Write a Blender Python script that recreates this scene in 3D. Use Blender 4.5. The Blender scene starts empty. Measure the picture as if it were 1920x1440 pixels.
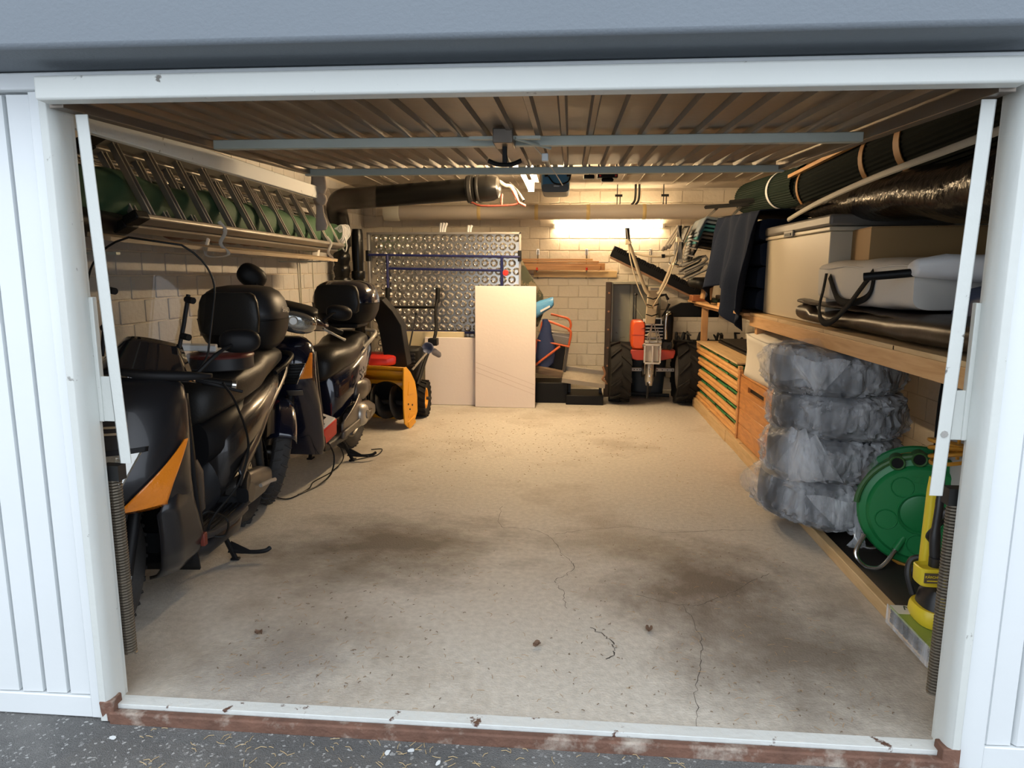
import bpy, math, random
from mathutils import Vector, Matrix, noise
PI = math.pi
rnd = random.Random(7)
S = bpy.context.scene
COL = S.collection
# ------------------------------------------------------------------ camera
cd = bpy.data.cameras.new('camera'); cam = bpy.data.objects.new('camera', cd); COL.objects.link(cam)
yaw, pitch, roll = .0821098, .1619471, .003264
f_ = Vector((-math.sin(yaw)*math.cos(pitch), math.cos(yaw)*math.cos(pitch), -math.sin(pitch)))
r_ = Vector((math.cos(yaw), math.sin(yaw), 0)); u_ = r_.cross(f_)
r2 = math.cos(roll)*r_ + math.sin(roll)*u_; u2 = -math.sin(roll)*r_ + math.cos(roll)*u_
cam.matrix_world = Matrix(((r2.x, u2.x, -f_.x, 0), (r2.y, u2.y, -f_.y, -1.912), (r2.z, u2.z, -f_.z, 1.38), (0, 0, 0, 1)))
cd.sensor_fit = 'HORIZONTAL'; cd.sensor_width = 36; cd.lens = 1292.5/1920*36; cd.clip_start = .02
S.camera = cam
# ------------------------------------------------------------------ world and exposure
w = bpy.data.worlds.new('overcast_sky'); S.world = w; w.use_nodes = True
nt = w.node_tree; bg = nt.nodes['Background']
tc = nt.nodes.new('ShaderNodeTexCoord'); sp = nt.nodes.new('ShaderNodeSeparateXYZ'); cr = nt.nodes.new('ShaderNodeValToRGB')
nt.links.new(tc.outputs['Generated'], sp.inputs[0]); nt.links.new(sp.outputs['Z'], cr.inputs[0])
cr.color_ramp.elements[0].position = 0; cr.color_ramp.elements[0].color = (.78, .86, .97, 1)
cr.color_ramp.elements[1].position = 1; cr.color_ramp.elements[1].color = (.88, .94, 1.0, 1)
nt.links.new(cr.outputs[0], bg.inputs[0]); bg.inputs[1].default_value = 2.2
S.view_settings.view_transform = 'Standard'; S.view_settings.look = 'None'
S.view_settings.exposure = 0.12; S.view_settings.gamma = 1.0; S.view_settings.use_curve_mapping = False
TUBE_BACK, TUBE_CEIL = 80.0, 400.0            # emission of the two fluorescent lamps
TUBE_COL = (1.0, .73, .43)

# ------------------------------------------------------------------ helpers
class G:
    """collects vertices and faces, then links them as ONE mesh object"""
    def __init__(s): s.v = []; s.f = []; s.M = None
    def add(s, vs, fs):
        o = len(s.v)
        for p in vs:
            p = Vector(p); s.v.append(s.M @ p if s.M else p)
        s.f += [tuple(i+o for i in f) for f in fs]; return s
    def box(s, c, d, rot=None, taper=1.0):
        x, y, z = d[0]/2, d[1]/2, d[2]/2
        vs = [Vector((a*x*(taper if e > 0 else 1), b*y*(taper if e > 0 else 1), e*z)) for e in (-1, 1) for b in (-1, 1) for a in (-1, 1)]
        if rot is not None:
            R = rot if isinstance(rot, Matrix) else E(*rot)
            vs = [R @ p for p in vs]
        return s.add([p+Vector(c) for p in vs], [(0,2,3,1), (4,5,7,6), (0,1,5,4), (2,6,7,3), (0,4,6,2), (1,3,7,5)])
    def b2(s, a, b):
        return s.box([(a[i]+b[i])/2 for i in range(3)], [abs(a[i]-b[i]) for i in range(3)])
    def loft(s, rings, cap=True, closed=False):
        n = len(rings[0]); vs = [p for r in rings for p in r]; fs = []
        m = len(rings)
        for i in range(m if closed else m-1):
            a, b = i*n, ((i+1) % m)*n
            for j in range(n): fs.append((a+j, a+(j+1) % n, b+(j+1) % n, b+j))
        if cap and not closed: fs += [tuple(range(n))[::-1], tuple(range((m-1)*n, m*n))]
        return s.add(vs, fs)
    def tube(s, pts, r, n=8, closed=False, cap=True, flat=1.0):
        pts = [Vector(p) for p in pts]; k = len(pts); rings = []
        rr = r if isinstance(r, (list, tuple)) else [r]*k
        t0 = (pts[1]-pts[0]).normalized()
        up = Vector((0, 0, 1)) if abs(t0.z) < .9 else Vector((1, 0, 0))
        u = (up - t0*up.dot(t0)).normalized()
        for i in range(k):
            if closed: t = (pts[(i+1) % k]-pts[i-1]).normalized()
            elif i == 0: t = t0
            elif i == k-1: t = (pts[-1]-pts[-2]).normalized()
            else:
                t = ((pts[i+1]-pts[i]).normalized()+(pts[i]-pts[i-1]).normalized())
                t = t.normalized() if t.length > 1e-6 else (pts[i+1]-pts[i]).normalized()
            u = (u - t*u.dot(t))
            u = u.normalized() if u.length > 1e-6 else t.orthogonal().normalized()
            w_ = t.cross(u)
            rings.append([pts[i] + u*(rr[i]*math.cos(2*PI*j/n)) + w_*(rr[i]*flat*math.sin(2*PI*j/n)) for j in range(n)])
        return s.loft(rings, cap, closed)
    def lathe(s, prof, n=32, c=(0, 0, 0), axis='x', cap=False):
        """prof: (radius, height along axis)"""
        rings = []; c = Vector(c)
        for r, h in prof:
            q = []
            for j in range(n):
                a = 2*PI*j/n; A, B = r*math.cos(a), r*math.sin(a)
                q.append(c + Vector({'x': (h, A, B), 'y': (B, h, A), 'z': (A, B, h)}[axis]))
            rings.append(q)
        return s.loft(rings, cap)
    def prism(s, poly, a, b, axis='x'):
        """2-D outline pushed from a to b along axis"""
        def P(p, h): return {'x': (h, p[0], p[1]), 'y': (p[0], h, p[1]), 'z': (p[0], p[1], h)}[axis]
        n = len(poly)
        return s.add([P(p, a) for p in poly]+[P(p, b) for p in poly],
                     [tuple(range(n))[::-1], tuple(range(n, 2*n))]+[(i, (i+1) % n, n+(i+1) % n, n+i) for i in range(n)])
    def grid(s, fn, nu, nv, wrapu=False):
        vs = [fn(i/(nu if wrapu else nu-1), j/(nv-1)) for j in range(nv) for i in range(nu)]
        fs = []
        for j in range(nv-1):
            for i in range(nu if wrapu else nu-1):
                a, b = j*nu+i, j*nu+(i+1) % nu
                fs.append((a, b, b+nu, a+nu))
        return s.add(vs, fs)
    def obj(s, name, m, parent=None, smooth=35, bevel=0, seg=2, solid=0, sub=0, world=True, off=0):
        me = bpy.data.meshes.new(name)
        o = bpy.data.objects.new(name, me); COL.objects.link(o)
        base = Vector((0, 0, 0))
        if parent:
            o.parent = parent
            root = parent
            while root.parent: root = root.parent
            if root.get('_w'): base = Vector(root['_w'])
        me.from_pydata([p-base for p in s.v], [], s.f); me.validate()
        if m: me.materials.append(m)
        if smooth:
            me.polygons.foreach_set('use_smooth', [True]*len(me.polygons))
            if smooth < 180: me.set_sharp_from_angle(angle=math.radians(smooth))
        if solid:
            q = o.modifiers.new('thick', 'SOLIDIFY'); q.thickness = solid; q.offset = off
        if bevel:
            q = o.modifiers.new('bevel', 'BEVEL'); q.width = bevel; q.segments = seg; q.limit_method = 'ANGLE'; q.angle_limit = math.radians(40)
        if sub:
            q = o.modifiers.new('sub', 'SUBSURF'); q.levels = sub; q.render_levels = sub
        return o
def E(rx=0, ry=0, rz=0): return Matrix.Rotation(rz, 3, 'Z') @ Matrix.Rotation(ry, 3, 'Y') @ Matrix.Rotation(rx, 3, 'X')
def tag(o, label=None, cat=None, group=None, kind=None):
    if label: o['label'] = label
    if cat: o['category'] = cat
    if group: o['group'] = group
    if kind: o['kind'] = kind
    return o
def thing(name, label, cat, loc=(0, 0, 0), rz=0, group=None, local=False):
    o = bpy.data.objects.new(name, None); COL.objects.link(o); o.empty_display_size = .05
    o.location = loc; o.rotation_euler = (0, 0, rz)
    if not local: o['_w'] = list(loc)
    return tag(o, label, cat, group)
def dup(root, loc, rz=None, label=None, group=None):
    r = root.copy(); COL.objects.link(r); r.location = loc
    if rz is not None: r.rotation_euler = (0, 0, rz)
    if label: r['label'] = label
    if group: r['group'] = group
    for ch in list(root.children):
        c = ch.copy(); COL.objects.link(c); c.parent = r
        for g in ch.children:
            d = g.copy(); COL.objects.link(d); d.parent = c
    return r
def piece(name, mesh, parent, loc, rot=(0, 0, 0), sc=(1, 1, 1), m=None):
    o = bpy.data.objects.new(name, mesh); COL.objects.link(o); o.parent = parent
    root = parent
    while root.parent: root = root.parent
    base = Vector(root.get('_w', (0, 0, 0)))
    o.location = Vector(loc)-base; o.rotation_euler = rot; o.scale = sc
    return o
def sq(c, a, b, e=2.5, n=24, U=(1, 0, 0), V=(0, 0, 1), ph=0):
    """superellipse ring with half axes a, b"""
    c, U, V = Vector(c), Vector(U), Vector(V); out = []
    for j in range(n):
        t = 2*PI*j/n+ph; C, D = math.cos(t), math.sin(t)
        out.append(c + U*(a*math.copysign(abs(C)**(2/e), C)) + V*(b*math.copysign(abs(D)**(2/e), D)))
    return out
def smoothpath(pts, k=6):
    """Catmull-Rom through pts"""
    P = [Vector(p) for p in pts]; P = [P[0]*2-P[1]]+P+[P[-1]*2-P[-2]]; out = []
    for i in range(1, len(P)-2):
        for j in range(k):
            t = j/k; a, b, c, d = P[i-1:i+3]
            out.append(.5*((2*b)+(c-a)*t+(2*a-5*b+4*c-d)*t*t+(3*b-a-3*c+d)*t**3))
    out.append(P[-2]); return out
def wob(o, amp, scale, seed=0, axis=None):
    """push the vertices of an object about with smooth noise"""
    for v in o.data.vertices:
        q = v.co*scale+Vector((seed*7.1, seed*3.3, seed*5.7))
        n = Vector((noise.noise(q), noise.noise(q+Vector((31, 0, 0))), noise.noise(q+Vector((0, 47, 0)))))
        if axis: n = Vector((n.x*axis[0], n.y*axis[1], n.z*axis[2]))
        v.co += n*amp
    return o
def text(name, body, m, parent, mat4, size=.05, ext=.0008, sx=1.0, shear=0):
    """lettering as a mesh part; mat4 is a 4x4 placing it (its X along the line, Y up)"""
    cu = bpy.data.curves.new(name, 'FONT'); cu.body = body; cu.size = size; cu.extrude = ext; cu.align_x = 'CENTER'; cu.align_y = 'CENTER'; cu.shear = shear
    tmp = bpy.data.objects.new('tmp', cu); COL.objects.link(tmp)
    dg = bpy.context.evaluated_depsgraph_get(); me = bpy.data.meshes.new_from_object(tmp.evaluated_get(dg))
    bpy.data.objects.remove(tmp)
    base = Vector((0, 0, 0)); root = parent
    while root.parent: root = root.parent
    if root.get('_w'): base = Vector(root['_w'])
    me.transform(Matrix.Translation(-base) @ mat4 @ Matrix.Diagonal((sx, 1, 1, 1)))
    o = bpy.data.objects.new(name, me); COL.objects.link(o); o.parent = parent; me.materials.clear(); me.materials.append(m)
    return o
def frame(origin, X, Y):
    X = Vector(X).normalized(); Y = Vector(Y); Y = (Y-X*Y.dot(X)).normalized(); Z = X.cross(Y); o = Vector(origin)
    return Matrix(((X.x, Y.x, Z.x, o.x), (X.y, Y.y, Z.y, o.y), (X.z, Y.z, Z.z, o.z), (0, 0, 0, 1)))

def bar(g, a, b, w_, d, n):
    """flat section bar from a to b: width w_ across, depth d along n"""
    t_ = (b-a).normalized(); n = (n-t_*n.dot(t_)).normalized(); s_ = t_.cross(n)
    vs = [p+s_*(w_/2*i)+n*(d/2*j) for p in (a, b) for i, j in ((-1, -1), (1, -1), (1, 1), (-1, 1))]
    return g.add(vs, [(0, 1, 2, 3), (4, 7, 6, 5), (0, 4, 5, 1), (1, 5, 6, 2), (2, 6, 7, 3), (3, 7, 4, 0)])

# ------------------------------------------------------------------ materials
def mat(name, col, rough=.5, metal=0, var=0, vscale=6, bump=0, bscale=60, coat=0, trans=0, alpha=1, spec=.5, col2=None, c2scale=3, c2lo=.5, c2hi=.65, stretch=None, sheen=0):
    m = bpy.data.materials.new(name); m.use_nodes = True; nt = m.node_tree; N, L = nt.nodes, nt.links
    b = N['Principled BSDF']
    c = (*col, 1); b.inputs['Base Color'].default_value = c; b.inputs['Roughness'].default_value = rough; b.inputs['Metallic'].default_value = metal
    b.inputs['Specular IOR Level'].default_value = spec
    if coat: b.inputs['Coat Weight'].default_value = coat; b.inputs['Coat Roughness'].default_value = .05
    if trans: b.inputs['Transmission Weight'].default_value = trans
    if sheen: b.inputs['Sheen Weight'].default_value = sheen
    if alpha < 1: b.inputs['Alpha'].default_value = alpha
    if var or bump or col2:
        tc = N.new('ShaderNodeTexCoord'); src = tc.outputs['Object']
        if stretch:
            mp = N.new('ShaderNodeMapping'); mp.inputs['Scale'].default_value = stretch; L.new(src, mp.inputs[0]); src = mp.outputs[0]
        cur = None
        if var:
            n = N.new('ShaderNodeTexNoise'); n.inputs['Scale'].default_value = vscale; n.inputs['Detail'].default_value = 5; L.new(src, n.inputs['Vector'])
            x = N.new('ShaderNodeMix'); x.data_type = 'RGBA'
            x.inputs[6].default_value = tuple(max(0, k*(1-var)) for k in col)+(1,); x.inputs[7].default_value = tuple(min(1, k*(1+var)) for k in col)+(1,)
            L.new(n.outputs[0], x.inputs[0]); cur = x.outputs[2]
        if col2:
            n2 = N.new('ShaderNodeTexNoise'); n2.inputs['Scale'].default_value = c2scale; n2.inputs['Detail'].default_value = 7; n2.inputs['Roughness'].default_value = .65; L.new(src, n2.inputs['Vector'])
            rp = N.new('ShaderNodeValToRGB'); rp.color_ramp.elements[0].position = c2lo; rp.color_ramp.elements[1].position = c2hi; L.new(n2.outputs[0], rp.inputs[0])
            x2 = N.new('ShaderNodeMix'); x2.data_type = 'RGBA'; x2.inputs[6].default_value = c; x2.inputs[7].default_value = (*col2, 1)
            if cur: L.new(cur, x2.inputs[6])
            L.new(rp.outputs[0], x2.inputs[0]); cur = x2.outputs[2]
        if cur: L.new(cur, b.inputs['Base Color'])
        if bump:
            n3 = N.new('ShaderNodeTexNoise'); n3.inputs['Scale'].default_value = bscale; n3.inputs['Detail'].default_value = 4; L.new(src, n3.inputs['Vector'])
            bp = N.new('ShaderNodeBump'); bp.inputs['Strength'].default_value = bump; bp.inputs['Distance'].default_value = .01
            L.new(n3.outputs[0], bp.inputs['Height']); L.new(bp.outputs[0], b.inputs['Normal'])
    return m
def wood(name, c1, c2, grain=(1, 14, 14), rough=.5, scale=2.5):
    m = bpy.data.materials.new(name); m.use_nodes = True; nt = m.node_tree; N, L = nt.nodes, nt.links; b = N['Principled BSDF']
    tc = N.new('ShaderNodeTexCoord'); mp = N.new('ShaderNodeMapping'); mp.inputs['Scale'].default_value = grain; L.new(tc.outputs['Object'], mp.inputs[0])
    oi = N.new('ShaderNodeObjectInfo'); ad = N.new('ShaderNodeVectorMath'); ad.operation = 'ADD'
    mu = N.new('ShaderNodeVectorMath'); mu.operation = 'SCALE'; mu.inputs[0].default_value = (9, 7, 5); L.new(oi.outputs['Random'], mu.inputs['Scale'])
    L.new(mp.outputs[0], ad.inputs[0]); L.new(mu.outputs[0], ad.inputs[1])
    n = N.new('ShaderNodeTexNoise'); n.inputs['Scale'].default_value = scale; n.inputs['Detail'].default_value = 6; n.inputs['Distortion'].default_value = .8; L.new(ad.outputs[0], n.inputs['Vector'])
    rp = N.new('ShaderNodeValToRGB'); rp.color_ramp.elements[0].position = .3; rp.color_ramp.elements[0].color = (*c2, 1); rp.color_ramp.elements[1].position = .65; rp.color_ramp.elements[1].color = (*c1, 1)
    L.new(n.outputs[0], rp.inputs[0]); L.new(rp.outputs[0], b.inputs['Base Color']); b.inputs['Roughness'].default_value = rough
    bp = N.new('ShaderNodeBump'); bp.inputs['Strength'].default_value = .15; bp.inputs['Distance'].default_value = .003; L.new(n.outputs[0], bp.inputs['Height']); L.new(bp.outputs[0], b.inputs['Normal'])
    return m
def emit(name, col, st):
    m = bpy.data.materials.new(name); m.use_nodes = True; N, L = m.node_tree.nodes, m.node_tree.links
    e = N.new('ShaderNodeEmission'); e.inputs[0].default_value = (*col, 1); e.inputs[1].default_value = st; L.new(e.outputs[0], N['Material Output'].inputs[0]); return m
def floor_mat():
    m = mat('concrete_floor', (.52, .485, .425), .62, var=.30, vscale=38, bump=.35, bscale=110, col2=(.27, .22, .165), c2scale=.8, c2lo=.50, c2hi=.72)
    nt = m.node_tree; N, L = nt.nodes, nt.links; b = N['Principled BSDF']; src = b.inputs['Base Color'].links[0].from_socket
    tc = N.new('ShaderNodeTexCoord')
    # oil stains, also painting in the darker floor shading left and right of centre
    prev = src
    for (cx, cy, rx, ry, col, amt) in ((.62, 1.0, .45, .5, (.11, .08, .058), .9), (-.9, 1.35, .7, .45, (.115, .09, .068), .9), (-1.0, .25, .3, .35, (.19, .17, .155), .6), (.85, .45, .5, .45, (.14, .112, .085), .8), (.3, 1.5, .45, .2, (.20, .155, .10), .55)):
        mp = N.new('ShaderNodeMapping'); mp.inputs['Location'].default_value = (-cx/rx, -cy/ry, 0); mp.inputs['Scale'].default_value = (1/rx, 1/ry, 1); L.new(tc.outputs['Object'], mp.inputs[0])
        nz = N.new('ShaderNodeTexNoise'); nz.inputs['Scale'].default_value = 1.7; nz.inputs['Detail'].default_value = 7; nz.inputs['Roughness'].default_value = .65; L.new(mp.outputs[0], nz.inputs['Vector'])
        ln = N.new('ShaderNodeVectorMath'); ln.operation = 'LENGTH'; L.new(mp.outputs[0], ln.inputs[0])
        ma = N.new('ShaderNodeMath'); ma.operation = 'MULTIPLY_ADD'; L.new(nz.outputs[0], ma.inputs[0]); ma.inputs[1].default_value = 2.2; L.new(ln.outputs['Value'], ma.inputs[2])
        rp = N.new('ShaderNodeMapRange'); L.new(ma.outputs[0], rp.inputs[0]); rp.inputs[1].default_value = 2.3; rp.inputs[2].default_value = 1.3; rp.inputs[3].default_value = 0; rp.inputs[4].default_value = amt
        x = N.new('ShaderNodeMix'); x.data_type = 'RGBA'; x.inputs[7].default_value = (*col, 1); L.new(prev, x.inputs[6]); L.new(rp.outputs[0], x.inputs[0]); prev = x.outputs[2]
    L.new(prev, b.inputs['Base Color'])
    return m
def speckle(name, base, c2, c3, rough=.9):
    m = mat(name, base, rough, var=.35, vscale=160, bump=.9, bscale=220, col2=c2, c2scale=2.2, c2lo=.45, c2hi=.62)
    nt = m.node_tree; N, L = nt.nodes, nt.links; b = N['Principled BSDF']; src = b.inputs['Base Color'].links[0].from_socket
    tc = N.new('ShaderNodeTexCoord'); v = N.new('ShaderNodeTexVoronoi'); v.inputs['Scale'].default_value = 130; L.new(tc.outputs['Object'], v.inputs['Vector'])
    rp = N.new('ShaderNodeMapRange'); L.new(v.outputs['Color'], rp.inputs[0]); rp.inputs[1].default_value = .80; rp.inputs[2].default_value = .9
    x = N.new('ShaderNodeMix'); x.data_type = 'RGBA'; x.inputs[7].default_value = (*c3, 1); L.new(src, x.inputs[6]); L.new(rp.outputs[0], x.inputs[0]); L.new(x.outputs[2], b.inputs['Base Color'])
    return m

M_white = mat('white_paint', (.70, .73, .74), .45, var=.04, vscale=3, bump=.05, bscale=40)
M_chip = mat('chipped_white_paint', (.60, .62, .59), .5, var=.06, vscale=4, col2=(.16, .15, .13), c2scale=14, c2lo=.66, c2hi=.70, bump=.12, bscale=50)
M_rust = mat('rusty_steel', (.15, .075, .05), .8, var=.5, vscale=18, col2=(.42, .36, .30), c2scale=7, c2lo=.52, c2hi=.68, bump=.5, bscale=60)
M_sill = mat('flaking_white_sill', (.60, .62, .60), .6, var=.08, vscale=6, col2=(.10, .05, .035), c2scale=9, c2lo=.60, c2hi=.63, bump=.3, bscale=40)
M_render = mat('grey_render', (.165, .19, .215), .8, var=.06, vscale=3, bump=.15, bscale=120)
M_brick = mat('painted_block', (.60, .54, .44), .7, var=.10, vscale=5, bump=.5, bscale=28)
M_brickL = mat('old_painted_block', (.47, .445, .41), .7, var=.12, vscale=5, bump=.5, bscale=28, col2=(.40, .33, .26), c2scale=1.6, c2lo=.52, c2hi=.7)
M_mortar = mat('painted_mortar', (.54, .48, .39), .8, var=.15, vscale=20, bump=.6, bscale=60)
M_ceil = mat('ceiling_concrete', (.36, .32, .27), .85, var=.2, vscale=2.5, bump=.5, bscale=25)
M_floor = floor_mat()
M_asph = speckle('asphalt', (.125, .124, .122), (.19, .187, .18), (.42, .42, .41))
M_galv = mat('galvanised_door_sheet', (.18, .155, .13), .42, .75, var=.25, vscale=4, col2=(.20, .15, .10), c2scale=3, c2lo=.45, c2hi=.7, bump=.1, bscale=20)
M_rail = mat('grey_green_steel', (.42, .45, .40), .5, .2, var=.12, vscale=8)
M_alu = mat('worn_aluminium', (.36, .335, .30), .48, .85, var=.12, vscale=14)
M_steel = mat('bright_steel', (.62, .60, .56), .25, 1.0, var=.08, vscale=20)
M_black = mat('black_plastic', (.005, .005, .005), .5, var=.2, vscale=9, spec=.2)
M_lugr = mat('lugged_tyre_rubber', (.017, .016, .015), .8, var=.3, vscale=12, spec=.2)
M_blackm = mat('matt_black_metal', (.02, .02, .02), .55, .3, var=.2, vscale=9)
M_rubber = mat('tyre_rubber', (.032, .030, .029), .75, var=.3, vscale=12, bump=.2, bscale=90)
M_pine = wood('pine', (.62, .36, .16), (.46, .24, .09), (2, 14, 14))
M_pineY = wood('pine_along_depth', (.62, .37, .17), (.48, .26, .10), (14, 1.2, 14))
M_pineZ = wood('pine_upright', (.58, .33, .14), (.46, .25, .10), (14, 14, 1.2))
# ================================================================== SETTING
def st(name, g, m, parent=None, **k):
    o = g.obj(name, m, parent, **k)
    if not parent: o['kind'] = 'structure'
    return o
XL, XR, YB, ZC = -2.45, 2.05, 6.30, 2.32
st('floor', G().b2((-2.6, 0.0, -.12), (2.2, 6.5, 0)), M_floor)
st('driveway', G().b2((-6, -8, -.16), (6, .0, -.045)), M_asph)
ceiling = st('ceiling', G().b2((-2.6, .12, ZC), (2.2, 6.5, ZC+.2)), M_ceil)
g0 = G().b2((-.5, -.006, -.006), (.5, .006, .006)).obj('casting_ridge', M_ceil, ceiling)
g0.location = (-1.9, 4.2, ZC-.003); g0.rotation_euler = (0, 0, PI/2); g0.scale = (3.6, 1, 1)
for i in range(1, 24):
    x = -2.25+i*.185
    piece('casting_ridge', g0.data, ceiling, (x, 4.3+rnd.uniform(-.4, .4), ZC-.003), (0, 0, PI/2+rnd.uniform(-.004, .004)), (rnd.uniform(2.4, 3.6), rnd.uniform(.6, 1.2), rnd.uniform(.5, 1.2)))
# ---- block walls: mortar slab and single blocks
BL, BH, JT = .232, .135, .0065
bm = G().box((0, 0, 0), (BL-JT, .02, BH-JT)).obj('brick', M_brick, None, bevel=.005); brick_mesh = bm.data
import bmesh
_b = bmesh.new(); _b.from_mesh(brick_mesh); bmesh.ops.bevel(_b, geom=[e for e in _b.edges], offset=.005, segments=1, affect='EDGES'); _b.to_mesh(brick_mesh); _b.free()
bpy.data.objects.remove(bm)
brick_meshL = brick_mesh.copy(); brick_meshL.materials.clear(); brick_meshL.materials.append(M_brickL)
def wall(name, slab, u0, u1, place, vis, mesh, rest_mat):
    """courses of blocks along u; vis(u,z) says which can be seen one by one"""
    wl = st(name, slab, M_mortar); rest = G(); n = 0
    for k in range(int(ZC/BH)+1):
        z = (k+.5)*BH
        if z+BH/2 > ZC: break
        u = u0-(.5*BL if k % 2 else 0)
        while u < u1:
            uc = u+BL/2; u += BL
            lo, hi = max(uc-BL/2, u0), min(uc+BL/2, u1)
            if hi-lo < .05: continue
            full = hi-lo > BL-.01
            if vis((lo+hi)/2, z) and n < 300:
                p, r = place((lo+hi)/2, z)
                o = piece('brick', mesh, wl, Vector(p)+Vector((rnd.uniform(-.001, .001), rnd.uniform(-.0015, .0015), rnd.uniform(-.001, .001))), (rnd.uniform(-.012, .012), 0, r+rnd.uniform(-.008, .008)), ((hi-lo-JT)/(BL-JT), 1, 1)); n += 1
            else:
                p, r = place((lo+hi)/2, z); rest.box(p, (hi-lo-JT, .02, BH-JT), (0, 0, r))
    if rest.v: tag(rest.obj('brick_courses', rest_mat, wl), kind='stuff')
    return wl
wall('wall_back', G().b2((XL-.1, YB-.0005, 0), (XR+.1, YB+.2, ZC)), XL, XR, lambda u, z: ((u, YB+.004, z), 0),
     lambda u, z: (u > -.75 and u < 1.5 and z > .1) or u < -2.15 or (z > 1.75 and u < .2), brick_mesh, M_brick)
wall('wall_left', G().b2((XL-.2, 0, 0), (XL+.0005, YB, ZC)), 0.05, YB, lambda u, z: ((XL-.004, u, z), PI/2),
     lambda u, z: .6 < z < 1.75 and u > .1, brick_meshL, M_brickL)
wall('wall_right', G().b2((XR-.0005, 0, 0), (XR+.2, YB, ZC)), 0.05, YB, lambda u, z: ((XR+.004, u, z), PI/2),
     lambda u, z: u > 5.2 and z < 1.1, brick_mesh, M_brick)
# ---- facade
st('lintel', G().b2((-4, -.22, 1.915), (4, 0, 3.2)), M_render, bevel=.012)
st('wall_front', G().b2((-4, 0, 1.93), (4, .12, 3.2)), M_white)
tl = st('trim_1', G().b2((-4, -.035, 1.868), (4, .08, 1.912)), M_white, bevel=.004)
tag(tl, 'white rail across the top of the garage opening')
OX0, OX1 = -1.432, 1.104
def facade(name, x0, x1, boards):
    w_ = st(name, G().b2((x0, .02, -.02), (x1, .08, 1.868)), M_white)
    G().b2((x0, -.012, -.042), (x1, .03, .03)).obj('bottom_rail', M_white, w_, bevel=.003)
    for a, b in boards:
        o = G().prism([(a, .006), (a+.008, -.006), (b-.004, -.003), (b-.004, .03), (a, .03)], .034, 1.862, 'z').obj('board', M_white, w_)
    return w_
wfL = facade('wall_front_left', -4, OX0-.045, [(-1.508-.082*k-.078, -1.508-.082*k) for k in range(28)])
G().b2((-1.506, -.016, -.04), (OX0-.03, .03, 1.868)).obj('stile', M_white, wfL, bevel=.003)
wfR = facade('wall_front_right', OX1+.045, 4, [(1.215+.082*k, 1.215+.082*k+.078) for k in range(30)])
G().b2((OX1+.03, -.016, -.04), (1.213, .03, 1.868)).obj('stile', M_white, wfR, bevel=.003)
# ---- steel door frame: jambs with a stepped rebate, sill
def jamb(name, s, x):
    # s=+1: opening lies towards +x
    P = [(x-s*.035, -.03), (x-s*.012, -.03), (x-s*.004, -.02), (x, .0), (x, .05), (x-s*.006, .05), (x-s*.006, .07), (x-s*.035, .07)]
    return st(name, G().prism(P if s > 0 else P[::-1], -.04, 1.868, 'z'), M_chip, bevel=.002)
jl = jamb('trim_2', 1, OX0); jr = jamb('trim_3', -1, OX1)
tag(jl, 'chipped white steel jamb left of the opening'); tag(jr, 'chipped white steel jamb right of the opening')
sill = st('trim_4', G().b2((OX0-.01, -.005, -.03), (OX1+.01, .045, .006)), M_sill, bevel=.002); tag(sill, 'flaking white and rusty steel sill across the floor of the opening')
G().b2((OX0-.005, -.035, -.05), (OX1+.01, -.006, -.006)).obj('rusty_edge', M_rust, sill, bevel=.006)
for x, s, j in ((OX0, 1, jl), (OX1, -1, jr)):
    o = G().b2((x-s*.034, -.032, -.043), (x+s*.012, .02, .03)).obj('rusty_foot', M_rust, j, bevel=.004); wob(o, .006, 30, 2)
# hinge bracket plates on the jambs that carry the door arms
for s, x in ((1, OX0), (-1, OX1)):
    j = jl if s > 0 else jr
    G().b2((x-s*.01, .055, .92), (x+s*.058, .062, 1.06)).obj('bracket', M_chip, j, bevel=.002)
    G().b2((x-s*.004, .05, .92), (x+s*.012, .07, 1.30)).obj('guide_strip', M_chip, j, bevel=.002)
# ---- overhead door, swung up under the lintel
DX0, DX1 = -1.412, 1.068
def dz(y): return 1.822+(y+.1)*.040
door = st('door_1', G().add([], []).b2((DX0+.01, -.09, dz(-.09)+.03), (DX1-.01, -.075, dz(-.09)+.05)), M_chip)
tag(door, 'up-and-over garage door swung open below the ceiling')
G().add([(x, -.11+dy, dz(-.1)+zz) for x in (DX0, DX1) for dy, zz in ((0, 0), (0, .060), (.05, .064), (.05, -.002))],
        [(0, 1, 2, 3)[::-1], (4, 5, 6, 7), (0, 4, 5, 1)[::-1], (1, 5, 6, 2)[::-1], (2, 6, 7, 3)[::-1], (3, 7, 4, 0)[::-1]]).obj('front_lip', M_chip, door, bevel=.006)
ang = math.atan(.040); DL = 1.90
pm = None
nr = 25; pw = (DX1-DX0-.1)/nr
for i in range(nr):
    xc = DX0+.05+(i+.5)*pw
    if pm is None:
        o = G().box((0, 0, 0), (pw-.022, DL, .003)).obj('panel', M_galv, door); pm = o.data
        o.location = (xc, -.1+DL/2, dz(-.1+DL/2)+.030); o.rotation_euler = (ang, 0, 0)
        o = G().prism([(-.016, .010), (-.008, -.010), (.008, -.010), (.016, .010), (.013, .010), (.006, -.007), (-.006, -.007), (-.013, .010)], -DL/2, DL/2, 'y').obj('rib', M_galv, door); rm = o.data
        o.location = (xc-pw/2, -.1+DL/2, dz(-.1+DL/2)+.022); o.rotation_euler = (ang, 0, 0)
    else:
        piece('panel', pm, door, (xc, -.1+DL/2, dz(-.1+DL/2)+.030), (ang, 0, 0))
        piece('rib', rm, door, (xc-pw/2, -.1+DL/2, dz(-.1+DL/2)+.022), (ang, 0, 0))
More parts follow.
